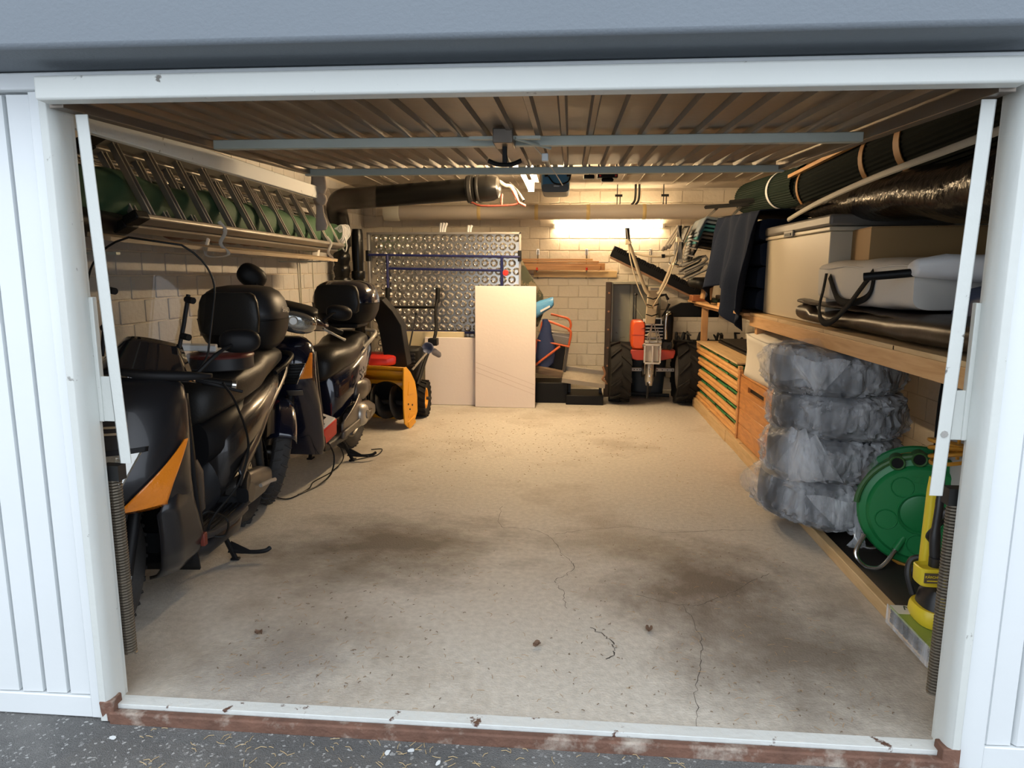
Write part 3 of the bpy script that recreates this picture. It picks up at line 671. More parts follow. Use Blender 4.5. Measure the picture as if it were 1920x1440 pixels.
# ---- hose reel
M_rg = mat('hose_reel_green', (.012, .20, .055), .38, var=.12, vscale=6)
M_rg2 = mat('faded_reel_green', (.045, .13, .035), .5, var=.25, vscale=5)
M_hose = mat('orange_hose', (.55, .25, .03), .4)
RX, RY, RZ = 0, 0, .258
t = thing('hose_reel', 'green plastic hose reel on silver feet in front of the bagged tyres', 'reel', (1.665, 1.36, 0), -.36, local=True); t.scale = (1.085, 1.085, 1.085)
def disc(prof, seg=48): return [(r, h) for r, h in prof]
G().lathe([(0, -.085), (.07, -.085), (.078, -.082), (.082, -.088), (.195, -.088), (.203, -.082), (.21, -.070), (.236, -.062), (.245, -.05), (.245, .02), (.235, .03), (.20, .032)], 56, (RX, RY, RZ), 'y').obj('front_disc', M_rg, t)
G().lathe([(.20, .03), (.18, .035), (.18, .13), (.20, .135)], 40, (RX, RY, RZ), 'y').obj('drum', M_rg2, t)
G().lathe([(.20, .13), (.24, .135), (.245, .15), (.24, .165), (0, .17)], 48, (RX, RY, RZ), 'y').obj('back_disc', M_rg, t)
for k in range(5):
    a = PI/2+.62+k*2*PI/5
    if k == 4: continue
    c = (RX+.135*math.cos(a), RY-.088, RZ+.135*math.sin(a))
    G().lathe([(0, .004), (.036, .004), (.040, -.001), (.043, -.003), (.046, 0)], 28, c, 'y').obj('recess_ring', M_rg, t)
G().lathe([(.083, 0), (.088, -.005), (.093, 0)], 36, (RX, RY-.088, RZ), 'y').obj('hub_ring', M_rg, t)
for dx, dz_ in ((-.105, .212), (-.025, .236)):
    cp = Vector((RX+dx, RY-.075, RZ+dz_)); g = G()
    g.lathe([(.030, .06), (.031, -.012), (.028, -.016), (.023, -.012), (.022, .05)], 22, cp, 'y'); s_ = g.obj('hose_guide', M_rg2, t)
    G().lathe([(0, -.008), (.023, -.008)], 18, cp, 'y').obj('guide_hole', M_black, s_)
rim = G().tube([(RX+.248*math.cos(a), RY-.07, RZ+.248*math.sin(a)) for a in [PI*(.12+.86*i/26) for i in range(27)]], .012, 8); rim.obj('carry_rim', M_rg2, t)
G().loft([sq((RX+.02+.05*i, RY-.10-.008*i, RZ+.0+.02*i), .018, .022, 3, 12, (0, 1, 0), (0, 0, 1)) for i in range(2)]+[sq((RX+.13, RY-.12, RZ+.055), .018, .024, 3, 12, (0, 1, 0), (0, 0, 1))]).obj('crank', mat('reel_grey', (.06, .06, .06), .4), t)
for y in (-.09, .16):
    pts = smoothpath([(-.075, y, .105), (-.115, y-.045, .04), (-.15, y-.06, .012), (-.20, y-.06, .014), (-.235, y-.045, .06), (-.205, y, .135)], 5)
    G().tube(pts, .010, 10).obj('silver_foot', M_steel, t)
    G().tube([(-.05, y+.02, .15), (-.085, y-.012, .09)], .016, 12).obj('foot_socket', M_rg, t)
    G().tube(smoothpath([(.05, y, .03), (.12, y-.05, .012), (.2, y-.05, .012), (.22, y, .06)], 4), .010, 10).obj('silver_foot', M_steel, t)
for k in range(3):
    r = .19+.012*k
    G().tube([(RX+r*math.cos(a), RY+.05+.03*k, RZ+r*math.sin(a)) for a in [2*PI*i/36 for i in range(36)]], .011, 7, True).obj('hose_coil', M_hose, t)
G().tube(smoothpath([(RX-.15, RY-.03, RZ-.17), (RX-.06, RY-.04, RZ-.245), (RX+.06, RY-.04, RZ-.25), (RX+.16, RY-.03, RZ-.2)], 5), .010, 8).obj('hose_loop', M_hose, t)
text('lettering', 'HOZELOCK', M_rg, t, frame((RX-.0, RY-.0885, RZ+.145), (1, 0, 0), (0, 0, 1)), .042)
G().tube(smoothpath([(-.02, -.10, -.02), (-.015, -.13, .02), (.03, -.135, .06), (.10, -.13, .085), (.16, -.12, .10)], 5), .017, 10).obj('crank_handle', mat('crank_grey', (.05, .05, .055), .4), t)
t = thing('hanging_cable', 'coiled orange cable hanging behind the door arm above the green reel', 'cable', (1.62, 1.3, .6))
for k in range(4): G().tube([(1.665+.09*math.cos(a), 1.12+.06*math.sin(a)+.01*k, .585+.02*k+.018*math.cos(a+k)) for a in [2*PI*i/20 for i in range(20)]], .009, 6, True).obj('loop', M_hose, t)
G().tube([(1.69, 1.14, .58), (1.69, 1.14, .99)], .008, 6).obj('hanging_end', M_hose, t)
# ---- pressure washer
M_yel2 = mat('washer_yellow', (.72, .55, .03), .38, var=.05, vscale=5)
M_dk = mat('washer_black', (.018, .018, .019), .4, var=.2, vscale=7)
t = thing('pressure_washer', 'yellow and black pressure washer standing on the tile package by the right jamb', 'pressure washer', (1.36, .60, 0)); wsh = t
G().loft([sq((1.375, .60, z), a, b, e, 26, (1, 0, 0), (0, 1, 0)) for z, a, b, e in ((.003, .095, .10, 3), (.03, .108, .11, 3), (.065, .108, .11, 2.6), (.08, .10, .105, 2.6))]).obj('yellow_base', M_yel2, t)
G().loft([sq((1.385, .60, z), a, b, 2.6, 26, (1, 0, 0), (0, 1, 0)) for z, a, b in ((.08, .094, .10), (.13, .086, .09), (.165, .07, .075), (.18, .045, .05))]).obj('black_hood', M_dk, t)
G().prism([(1.318, .125), (1.342, .160), (1.372, .115), (1.338, .085)], .500, .520, 'y').obj('badge', M_yel2, t, bevel=.004)
G().loft([sq((1.338, .66, z), a, b, 3.5, 20, (1, 0, 0), (0, 1, 0)) for z, a, b in ((.16, .03, .03), (.42, .028, .028), (.60, .026, .026), (.66, .022, .022))]).obj('yellow_column', M_yel2, t)
_n0 = set(o.name for o in wsh.children_recursive)
bas = G().loft([sq((1.345, .52, z), a, b, 4, 24, (1, 0, 0), (0, 1, 0)) for z, a, b in ((.295, .062, .045), (.305, .068, .05), (.372, .070, .052), (.376, .066, .048), (.36, .062, .044))]).obj('nozzle_tray', M_yel2, t)
G().b2((1.285, .462, .318), (1.355, .4675, .362)).obj('label', mat('label_brown', (.10, .075, .05), .5), bas)
text('lettering', 'KÄRCHER', M_yel2, bas, frame((1.320, .4612, .346), (1, 0, 0), (0, 0, 1)), .015)
G().b2((1.295, .4612, .326), (1.345, .4622, .331)).obj('stripe', M_yel2, bas)
G().tube(smoothpath([(1.372, .56, .37), (1.366, .57, .50), (1.376, .58, .62), (1.385, .60, .74)], 4), [.022]*5+[.017]*5+[.014]*3, 12).obj('spray_lance', M_dk, t)
G().tube([(1.368, .55, .355), (1.368, .55, .40)], .026, 14).obj('lance_tip', M_dk, t)
for o in wsh.children_recursive:
    if o.name not in _n0:
        for v in o.data.vertices: v.co += Vector((-.052, 0, -.075))
G().tube(smoothpath([(1.40, .60, .50), (1.335, .58, .47), (1.30, .60, .41), (1.33, .63, .37)], 5), .010, 8).obj('hose', M_dk, t)
G().tube(smoothpath([(1.29, .66, .10), (1.27, .68, .19), (1.29, .70, .25), (1.34, .69, .27)], 5), .014, 8).obj('carry_loop', M_dk, t)
wsh.location = (1.338, .545, .128); wsh.scale = (.80, .80, .80)
t = thing('tool_bag', 'small black pouch with white lettering hanging by the right jamb', 'bag', (1.30, .35, .9))
G().loft([sq((1.262, .36, z), a, .018, 4, 18, (1, 0, 0), (0, 1, 0)) for z, a in ((.862, .024), (.872, .032), (.96, .033), (.985, .030))]).obj('pouch', M_dk, t)
text('lettering', 'KÄRCHER', M_white, t, frame((1.252, .3405, .925), (0, 0, -1), (1, 0, 0)), .020)
G().tube([(1.262, .36, .98), (1.27, .36, 1.0)], .006).obj('loop', M_dk, t)
# ---- tile package
M_wpc = mat('green_print', (.22, .30, .06), .4, col2=(.45, .50, .22), c2scale=5); M_wpcw = mat('white_print', (.62, .60, .54), .4); M_wpcd = mat('dark_print', (.025, .045, .025), .4)
t = thing('tile_package', 'flat green package of deck tiles in clear plastic on the floor timber', 'package', (1.36, .5, .055))
py0, py1, px0, px1 = .36, .66, 1.242, 1.54
for k in range(8):
    y = py0+.02+k*.036
    for z in (.062, .082, .102): G().b2((px0, y, z), (px0+.28, y+.026, z+.015)).obj('tile', M_black, t)
c = G().b2((px0-.004, py0, .118), (px1, py1, .128)).obj('card', M_wpc, t)
G().b2((px0-.003, py1-.07, .1281), (px1, py1-.001, .1288)).obj('card_head', M_wpcw, c)
G().b2((px0+.05, py1-.155, .1281), (px1, py1-.115, .1288)).obj('card_band', M_wpcd, c)
G().b2((px0-.004, py0-.006, .05), (px1, py0, .128)).obj('front_card', M_wpc, t)
G().b2((px0-.002, py0-.0075, .10), (px1, py0-.006, .127)).obj('front_head', M_wpcw, c); G().b2((px0-.002, py0-.0075, .080), (px1, py0-.006, .098)).obj('front_band', M_wpcd, c)
text('lettering', 'Mr.', M_wpcd, c, frame((px0+.06, py1-.024, .1292), (1, 0, 0), (0, 1, 0)), .045, shear=.3)
text('lettering', 'Gardener', M_wpcd, c, frame((px0+.115, py1-.055, .1292), (1, 0, 0), (0, 1, 0)), .040, shear=.3)
text('lettering', 'WPC', M_wpcw, c, frame((px0+.10, py1-.136, .1292), (1, 0, 0), (0, 1, 0)), .036)
film = G().b2((px0-.012, py0-.01, .056), (px0-.009, py1+.005, .131)).obj('clear_film', M_plast, t)
# ---- white and black thing standing behind the reel
t = thing('leaning_sack', 'grey white sack with black straps leaning at the wall behind the orange cable', 'sack', (1.85, 1.25, .0))
wob(G().loft([sq((1.86, 1.25, z), a, b, 3, 26, (1, 0, 0), (0, 1, 0)) for z, a, b in ((.02, .11, .16), (.2, .13, .18), (.6, .13, .17), (.85, .11, .15), (.93, .06, .1))]).obj('sack', M_canvas, t), .02, 5, 1)
G().tube(smoothpath([(1.74, 1.1, .9), (1.73, 1.08, .75), (1.74, 1.14, .62)], 5), .012, 6).obj('strap', M_webb, t)
G().tube(smoothpath([(1.735, 1.35, .95), (1.72, 1.34, .7), (1.73, 1.33, .3), (1.74, 1.33, .05)], 5), .03, 8).obj('black_tube', M_webb, t)

# ================================================================== ON THE SHELF
t = thing('storage_cabinet', 'cream storage box with a grey lid standing on the shelf', 'cabinet', (1.7, 2.6, 1.088))
G().b2((1.40, 2.02, 1.09), (2.0, 3.24, 1.60)).obj('body', M_cream, t, bevel=.006)
G().b2((1.39, 2.01, 1.602), (2.0, 3.25, 1.625)).obj('rim', M_cream, t, bevel=.006)
G().b2((1.385, 2.0, 1.628), (2.01, 3.26, 1.690)).obj('lid', M_lid, t, bevel=.014)
g = G().b2((1.376, 2.60, 1.600), (1.389, 2.78, 1.640)).obj('latch', M_lid, t, bevel=.004)
G().b2((1.372, 2.63, 1.608), (1.378, 2.75, 1.624)).obj('latch_slot', M_black, g)
t = thing('leather_mat', 'dark brown leather cover lying folded along the shelf under the pale bag', 'cover', (1.5, 1.4, 1.09))
def lm(y):
    u = (y-.42)/1.95; w_ = .17+.015*math.sin(5*u); hgt = .052+.012*math.sin(4*u+1)+(.018 if u > .9 else 0); z = 1.09+hgt+.002
    return sq((1.345+w_-.012*math.sin(6*u), y, z), w_, hgt, 2.6, 28)
g = G().loft([lm(.42+1.95*i/40) for i in range(41)]); wob(g.obj('lower_fold', M_leather, t, smooth=70), .012, 6, 4, (1, 0, .5))
g = G().loft([sq((1.36+.16+.012*math.sin(y*5), y, 1.195+.016*(y-1.4)), .155, .018+.007*math.sin(3*y), 2.3, 24) for y in [.5+1.86*i/40 for i in range(41)]]); wob(g.obj('upper_fold', M_leather, t, smooth=70), .010, 7, 5, (1, 0, .6))
# pale bag with black handles
t = thing('carry_bag', 'long pale grey canvas bag with black handles on the leather cover', 'bag', (1.7, 1.5, 1.22))
def cb(y, s=1):
    u = (y-1.0)/1.12
    return [Vector((1.375+.30+p.x*.30, y, 1.222+.108+p.z*(.104+.012*math.sin(u*3.2)))) for p in sq((0, 0, 0), 1, 1, 6, 36)]
g = G().loft([[p.lerp(Vector((1.675, 1.0, 1.31)), .06) for p in cb(.995)]]+[cb(1.0+1.1*i/22) for i in range(23)]+[[p.lerp(Vector((1.675, 2.1, 1.31)), .1) for p in cb(2.115)]])
wob(g.obj('body', M_canvas, t, smooth=50), .014, 4.5, 6)
G().tube([Vector((1.378, 1.02+1.06*i/12, 1.405+.006*math.sin(i))) for i in range(13)], .004, 6).obj('piping', M_canvas, t)
def strap(pts, w=.017):
    P = smoothpath(pts, 6); g = G(); vs = []
    for i, p in enumerate(P):
        d = (P[min(i+1, len(P)-1)]-P[max(i-1, 0)]).normalized(); n = d.cross(Vector((-1, 0, .1))).normalized()
        vs += [p+n*w, p-n*w]
    return g.add(vs, [(2*i, 2*i+1, 2*i+3, 2*i+2) for i in range(len(P)-1)])
for pts in ([(1.362, 1.93, 1.375), (1.352, 1.93, 1.29), (1.338, 1.93, 1.20), (1.326, 1.86, 1.135), (1.325, 1.74, 1.125), (1.335, 1.58, 1.20), (1.350, 1.44, 1.31), (1.365, 1.36, 1.385)],
            [(1.368, 1.90, 1.36), (1.366, 1.82, 1.29), (1.362, 1.74, 1.245), (1.355, 1.6, 1.235), (1.36, 1.46, 1.25), (1.366, 1.38, 1.29), (1.368, 1.355, 1.375)]):
    strap(pts).obj('handle', M_webb, t, solid=.003)
# carton
t = thing('carton', 'flat brown cardboard carton on top of the pale bag', 'carton', (1.7, 1.9, 1.42))
R3 = E(.012, .0, -.18); g = G()
cg = Vector((1.77, 1.86, 1.520))
g.M = Matrix.Translation(cg) @ R3.to_4x4(); g.box((0, 0, 0), (.56, .62, .155)); g.obj('box', M_card, t, bevel=.003)
g = G(); g.M = Matrix.Translation(cg) @ R3.to_4x4(); g.box((-.14, 0, .080), (.275, .618, .004)); g.obj('flap', M_card, t)
g = G(); g.M = Matrix.Translation(cg) @ R3.to_4x4(); g.box((.14, 0, .080), (.275, .618, .004)); g.obj('flap', M_card, t)
# black film wrapped bundle
t = thing('wrapped_bundle', 'long bundle wrapped in glossy black film above the carton', 'bundle', (1.75, 1.7, 1.6))
def wbun(i):
    u = i/40; y = .55+2.42*u; w_ = .27-.10*u**3; h = .165-.10*u; z = 1.705+.085*u-(.010*math.sin(u*9))
    if u > .86: h *= .55+.45*(1-(u-.86)/.14); w_ *= .8
    return sq((1.44+w_+.05*u*u, y, z), w_, h, 2.4, 30)
o = G().loft([wbun(i) for i in range(41)]).obj('film', M_film, t, smooth=70); wob(o, .028, 3.8, 8)
G().tube(smoothpath([(1.46, 2.98, 1.73), (1.43, 2.6, 1.755), (1.42, 2.2, 1.785), (1.42, 1.6, 1.82), (1.43, .9, 1.845), (1.47, .35, 1.875)], 6), .016, 8, flat=.6).obj('pale_edge_strip', mat('pale_piping', (.42, .38, .30), .6, var=.1, vscale=9), t)
# rolled mats up under the ceiling
def roll(name, label, c0, c1, R, m, straps, strapm, turns=3, end=0):
    c0, c1 = Vector(c0), Vector(c1); d = (c1-c0); t = thing(name, label, 'mat', c0)
    ln = d.length; d.normalize(); u = Vector((1, 0, 0)); u = (u-d*u.dot(d)).normalized(); v = d.cross(u)
    nr_ = 46
    g = G(); rings = []
    for h in (0, ln):
        ring = []
        for j in range(nr_*2):
            a = 2*PI*j/(nr_*2); r = R*(1 if j % 2 else .965); ring.append(c0+d*h+(u*math.cos(a)+v*math.sin(a))*r)
        rings.append(ring)
    g.loft(rings, False); g.obj('ribbed_mat', m, t, smooth=0)
    g = G()
    for h in (.0, ln):
        P = []
        for i in range(turns*24+1):
            a = 2*PI*i/24; r = R*.97-(R*.75)*i/(turns*24); P.append(c0+d*(h+(.004 if h == 0 else -.004))+(u*math.cos(a)+v*math.sin(a))*r)
        g2 = G().tube(P, R*.055, 6); g2.obj('rolled_edge', m, t)
    for h, w_ in straps:
        G().loft([[c0+d*(h+k)+(u*math.cos(2*PI*j/40)+v*math.sin(2*PI*j/40))*(R+q) for j in range(40)] for k, q in ((-w_/2, .001), (-w_/2, .006), (w_/2, .006), (w_/2, .001))], False).obj('strap', strapm, t)
    return t
roll('rolled_mat', 'green and black ribbed mat rolled up with orange straps under the ceiling', (1.80, .62, 2.06), (1.74, 3.25, 1.965), .185, M_matg, ((1.15, .06), (1.55, .05), (2.55, .035)), M_strapy)
roll('rolled_mat', 'smaller dark green rolled mat with a white strap behind the orange strapped roll', (1.75, 3.5, 2.02), (1.72, 5.1, 2.08), .15, M_greenD, ((.55, .05),), M_cloth)
t = thing('wooden_lath', 'thin orange lath lying along the top of the striped mat roll', 'lath', (1.46, 2.2, 2.1))
G().add([(1.545+dx, y, z+dz_) for y, z in ((.9, 2.10), (3.35, 2.045)) for dx, dz_ in ((0, 0), (.03, 0), (.03, .022), (0, .022))], [(0, 1, 2, 3), (4, 7, 6, 5), (0, 4, 5, 1), (1, 5, 6, 2), (2, 6, 7, 3), (3, 7, 4, 0)]).obj('lath', M_orange, t)
# white cloth and black tube beside the jamb
t = thing('white_cloth', 'white cloth bundled around a black tube near the right jamb', 'cloth', (1.55, .9, 1.36))
o = G().loft([sq((x, .95-.25*(x-1.40), 1.395+.03*(x-1.36)), .055+.03*(x-1.36), a, 2.2, 28, (0, 1, 0), (0, 0, 1)) for x, a in ((1.352, .026), (1.36, .034), (1.45, .042), (1.6, .052), (1.75, .062), (1.85, .066))]).obj('bundle', M_cloth, t, smooth=70)
for v in o.data.vertices: v.co += v.normal*.006*math.sin(v.co.z*90+v.co.x*50)
wob(o, .02, 9, 2)
G().tube([(1.40, .96, 1.385), (1.30, 1.03, 1.372), (1.21, 1.08, 1.362)], .017, 14).obj('black_tube', M_black, t)
t = thing('plastic_bag', 'crumpled white and blue plastic bag behind the white cloth', 'bag', (1.8, .8, 1.5))
o = G().loft([sq((1.75, .80, z), a, b, 2.2, 26, (1, 0, 0), (0, 1, 0)) for z, a, b in ((1.455, .10, .09), (1.50, .13, .11), (1.58, .12, .10), (1.66, .07, .06), (1.70, .02, .02))]).obj('bag', mat('white_blue_plastic', (.55, .56, .58), .3, col2=(.08, .12, .28), c2scale=6, c2lo=.55, c2hi=.62, bump=.6, bscale=10), t, smooth=60); wob(o, .04, 7, 9)
t = thing('folded_tarp', 'dark blue folded tarp on the shelf end behind the jamb', 'tarp', (1.7, .6, 1.2))
o = G().loft([sq((1.72, y, 1.22), .24, .125, 3, 26) for y in (.30, .34, .6, .86, .9)]).obj('fold', mat('dark_blue_tarp', (.03, .045, .09), .5, bump=.4, bscale=8), t, smooth=60); wob(o, .03, 5, 11)

# ---- navy cloth hanging over the shelf
t = thing('navy_cloth', 'dark navy fleece hanging down in points over the shelf edge', 'cloth', (1.34, 3.8, 1.1))
def nc(u, v):
    y = 4.75-1.52*u                        # left edge is the far one
    top = 1.865-.05*u
    pts = [(0, 1.08), (.12, 1.15), (.25, 1.245), (.42, 1.30), (.50, 1.235), (.62, 1.06), (.74, .925), (.84, 1.00), (1, 1.12)]
    for (a, za), (b, zb_) in zip(pts, pts[1:]):
        if a <= u <= b: bot = za+(zb_-za)*(u-a)/(b-a); break
    z = top+(bot-top)*v
    fold = .055*math.sin(u*17+1.2*v)*v+.035*math.sin(u*34+2)*(.3+.7*v)
    x = 1.30-.06*v*(1-.4*u)+fold+(.05*(1-v)**3)
    return Vector((x, y-.09*v*math.sin(u*3), z))
o = G().grid(nc, 56, 40).obj('hanging_side', M_navy, t, solid=.006, smooth=80); wob(o, .02, 4, 5, (1, .4, 0))
def nct(u, v):
    p = nc(u, 0); return Vector((p.x+.52*v, p.y, p.z+.02*math.sin(v*3)-.03*v))
G().grid(nct, 30, 12).obj('top_side', M_navy, t, solid=.006, smooth=80)
t = thing('cloth_pile', 'dark folded blankets under the navy fleece on the shelf', 'blanket', (1.68, 3.8, 1.09))
for k in range(4): wob(G().loft([sq((1.66, y, 1.172+.168*k), .31, .0835, 7, 30) for y in (3.27, 3.29, 3.8, 4.4, 4.45)]).obj('blanket', M_navy, t, smooth=60), .02, 5, 20+k)

# ---- folded garden chairs leaning in a fan on the far end of the shelf
M_teal = mat('teal_fabric', (.035, .17, .17), .6); M_greyf = mat('grey_chair_fabric', (.10, .09, .08), .6); M_chr = mat('chair_chrome', (.66, .63, .58), .2, 1.0)
M_brn = mat('brown_grey_fabric', (.075, .06, .05), .6); M_blg = mat('blue_grey_fabric', (.16, .19, .21), .5)
def bent_chair(x, z, y0, y1, m, label, steep=.13, run=.19, drop=.035, foot=False):
    """a folded chair seen end on: its bent seat frame in profile, tubes along both ends"""
    t = thing('folding_chair', label, 'chair', (x, y0, z), group='folded garden chairs on the shelf')
    pr = smoothpath([(x, 0, z), (x+.035, 0, z+steep*.55), (x+.068, 0, z+steep), (x+.12, 0, z+steep*.98), (x+.12+run*.5, 0, z+steep-drop*.5), (x+.12+run, 0, z+steep-drop)], 4)
    for y in (y0, y1): G().tube([p+Vector((0, y, 0)) for p in pr], .012, 8).obj('frame', m, t)
    vs = []
    for p in pr: vs += [(p.x, y0+.004, p.z+.004), (p.x, y1-.004, p.z+.004)]
    G().add(vs, [(2*i, 2*i+1, 2*i+3, 2*i+2) for i in range(len(pr)-1)]).obj('seat_slats', m, t, solid=.014)
    if foot: G().tube([(x-.045, y0-.01, z+.004), (x+.02, y0-.012, z-.010)], .010, 10).obj('chrome_foot', M_chr, t)
    G().tube([(x+.005, y0+.02, z-.002), (x+.005, y1, z-.002)], .008, 8).obj('stretcher', M_blackm, t)
    return t
for i, (m, lb) in enumerate(((M_black, 'black folded chair lowest of the bent stack beside the navy fleece'), (M_black, 'second black folded chair from the bottom of the bent stack'), (M_brn, 'brown folded chair below the teal ones'), (M_brn, 'upper brown folded chair right under the teal ones'),
                             (M_teal, 'lower teal folded chair of the stack'), (M_teal, 'upper teal folded chair of the stack'), (M_blg, 'blue grey folded chair second from the top of the stack'), (M_blg, 'blue grey folded chair topmost of the stack'))):
    bent_chair(1.13+.006*i, 1.50+.034*i, 4.78-.012*i, 5.20, m, lb, foot=i in (1, 3, 5))
M_pg = mat('pale_grey_tube', (.26, .24, .21), .45, .3)
for i, (x, z, lb) in enumerate(((1.08, 1.36, 'pale grey padded folding stool lying slanted below the chairs, the lower one'), (1.06, 1.43, 'pale grey padded folding stool lying slanted below the chairs, the upper one'))):
    t = thing('folding_stool', lb, 'stool', (x, 4.85, z), group='folding stools under the chair stack')
    A_, B_ = Vector((x, 4.82, z)), Vector((x+.21, 4.82, z+.10))
    for y in (4.82, 5.15): G().tube([A_+Vector((0, y-4.82, 0)), B_+Vector((0, y-4.82, 0)), B_+Vector((.02, y-4.82, -.03)), B_+Vector((-.01, y-4.82, -.06)), A_+Vector((.02, y-4.82, -.045))], .012, 8).obj('frame', M_pg, t)
    bar(G(), A_+Vector((.01, .17, 0)), B_+Vector((0, .17, 0)), .30, .02, Vector((-.4, 0, 1))).obj('seat', M_greyf, t, bevel=.006)
t = thing('black_bundle', 'black rolled cover under the grey stools on the shelf', 'cover', (1.3, 4.9, 1.25))
wob(G().loft([sq((1.27, y, 1.275), a, b, 2.3, 22) for y, a, b in ((4.74, .06, .03), (4.78, .10, .055), (5.1, .11, .06), (5.2, .08, .05))]).obj('cover', M_black, t, smooth=60), .02, 9, 4)
t = thing('folding_chair', 'tall black folded chair with a bright foot leaning left of the stack', 'chair', (1.02, 5.0, 1.46), group='folded garden chairs on the shelf')
bar(G(), Vector((1.00, 5.05, 1.46)), Vector((1.13, 5.05, 1.80)), .34, .03, Vector((-.9, 0, .4))).obj('back_panel', M_black, t, bevel=.006)
for y in (4.87, 5.23): G().tube([(1.00, y, 1.455), (1.14, y, 1.81)], .012, 8).obj('frame', M_chr, t)
G().tube([(.975, 4.85, 1.455), (1.03, 4.86, 1.44)], .013, 10).obj('chrome_foot', M_chr, t)
M_beige = mat('beige_plastic', (.45, .40, .32), .5)
for i in range(3):
    t = thing('tent_pole', ('bundled pale pole leftmost of the three above the right tractor grip', 'bundled pale pole in the middle of the three above the right tractor grip', 'bundled pale pole rightmost of the three above the right tractor grip')[i], 'pole', (.97+.025*i, 5.3, 1.62), group='pale poles hanging by the chairs')
    G().tube([(.93+.03*i, 5.25, 1.60+.012*i), (1.08+.028*i, 5.32, 1.84)], .013, 8).obj('pole', M_beige, t)
    G().tube([(.925+.03*i, 5.248, 1.59+.012*i), (.945+.03*i, 5.256, 1.625+.012*i)], .016, 8).obj('end_cap', M_lid, t)
t = thing('folding_trestle', 'black metal folding trestle resting on the chairs near the ceiling', 'trestle', (1.3, 4.8, 1.9))
for a, b in (((1.13, 5.45, 1.825), (1.55, 5.2, 1.83)), ((1.30, 5.1, 2.0), (1.85, 4.3, 1.98)), ((1.42, 4.6, 2.0), (1.9, 4.2, 2.01))): G().tube([a, b], .018, 4).obj('bar', M_blackm, t)
G().tube([(1.28, 5.4, 1.835), (1.42, 5.1, 2.0)], .017, 4).obj('strut', M_lid, t); G().tube([(1.45, 4.9, 1.83), (1.56, 4.75, 1.98)], .016, 4).obj('strut', M_chr, t)
G().add([(1.40, 4.4, 1.86), (1.95, 4.4, 1.86), (1.95, 5.2, 1.90), (1.40, 5.2, 1.90)], [(0, 1, 2, 3)]).obj('panel', M_black, t, solid=.02)
# clutter below the chairs on the shelf
t = thing('wood_block', 'pale yellow wooden block standing at the shelf end by the chairs', 'block', (1.34, 5.1, 1.082))
G().box((1.345, 5.05, 1.20), (.09, .12, .17), (0, .12, 0)).obj('block', M_pineZ, t, bevel=.004)
t = thing('wood_box', 'reddish wooden block on the front corner of the shelf end', 'block', (1.33, 5.35, 1.082))
G().box((1.33, 5.38, 1.115), (.16, .20, .06)).obj('block', wood('red_wood', (.36, .12, .035), (.24, .08, .02)), t, bevel=.004)
t = thing('green_board', 'dark green board lying flat on the shelf end', 'board', (1.5, 4.9, 1.082))
G().box((1.60, 4.86, 1.105), (.42, .85, .03)).obj('board', M_greenD, t, bevel=.004)
G().box((1.60, 4.72, 1.145), (.38, .5, .035)).obj('cushion', M_greyf, t, bevel=.012)
t = thing('orange_board', 'short orange board on the shelf under the point of the navy cloth', 'board', (1.35, 4.0, 1.082))
G().box((1.34, 4.05, 1.10), (.11, .42, .035)).obj('board', M_orange, t, bevel=.004)
t = thing('plastic_tub', 'pale plastic tub showing under the gap in the navy cloth', 'tub', (1.36, 4.0, 1.12))
G().loft([sq((1.375, 4.02, z), a, b, 4, 22, (1, 0, 0), (0, 1, 0)) for z, a, b in ((1.12, .045, .16), (1.19, .052, .17), (1.196, .056, .175), (1.22, .05, .16))]).obj('tub', M_beige, t)
t = thing('curved_panel', 'black curved plastic panel sticking out below the shelf end', 'panel', (1.2, 5.6, 1.0))
P = [(1.03, .935), (1.06, .91), (1.12, .90), (1.60, .90), (1.62, 1.05), (1.20, 1.055), (1.06, .99)]
G().prism(P, 5.66, 5.70, 'y').obj('panel', M_black, t, bevel=.008)
# ================================================================== LEFT WALL: LADDER AND WHAT HANGS THERE
A0, A1 = Vector((-2.19, 1.22, 1.985)), Vector((-2.19, 4.10, 1.975))     # upper rail
B0, B1 = Vector((-2.00, 1.20, 1.618)), Vector((-2.00, 4.12, 1.592))     # lower rail
nrm = (A1-A0).normalized().cross((B0-A0).normalized()); nrm = nrm if nrm.z < 0 else -nrm
def ladder(label, off, sh_):
    t = thing('ladder', label, 'ladder', B0+nrm*off, group='aluminium ladders on the left wall')
    o = nrm*off+Vector((0, sh_, 0))
    bar(G(), A0+o, A1+o, .028, .062, nrm).obj('rail', M_alu, t, bevel=.006)
    bar(G(), B0+o, B1+o, .030, .062, nrm).obj('rail', M_alu, t, bevel=.010, seg=3)
    for i in range(11):
        u = .045+.093*i
        a, b = A0.lerp(A1, u)+o, B0.lerp(B1, u)+o
        g = G(); sd = Vector((0, 1, 0))
        for k in (-.017, .017): bar(g, a+sd*k, b+sd*k, .010, .030, nrm)
        bar(g, a-nrm*-.009, b-nrm*-.009, .036, .004, nrm)
        g.obj('rung', M_alu, t, bevel=.0015, seg=1)
    for p in (B0+o, A0+o): bar(G(), p-Vector((0, .05, 0)), p+Vector((0, .05, 0)), .042, .074, nrm).obj('end_cap', M_black, t, bevel=.008)
    return t
ladder('aluminium ladder hanging sideways, the front one of two', 0, 0)
ladder('aluminium ladder behind, its rail showing just below the front one', .082, .02)
M_dullw = wood('dull_pale_wood', (.42, .33, .22), (.33, .25, .16), (14, 1.5, 14), .7)
t = thing('support_plank', 'pale plank under the ladders on the left wall', 'plank', (-2.1, 2.6, 1.5))
bar(G(), Vector((-2.02, 1.75, 1.505)), Vector((-2.01, 3.85, 1.478)), .022, .12, Vector((1, 0, -.2))).obj('plank', M_dullw, t, bevel=.002)
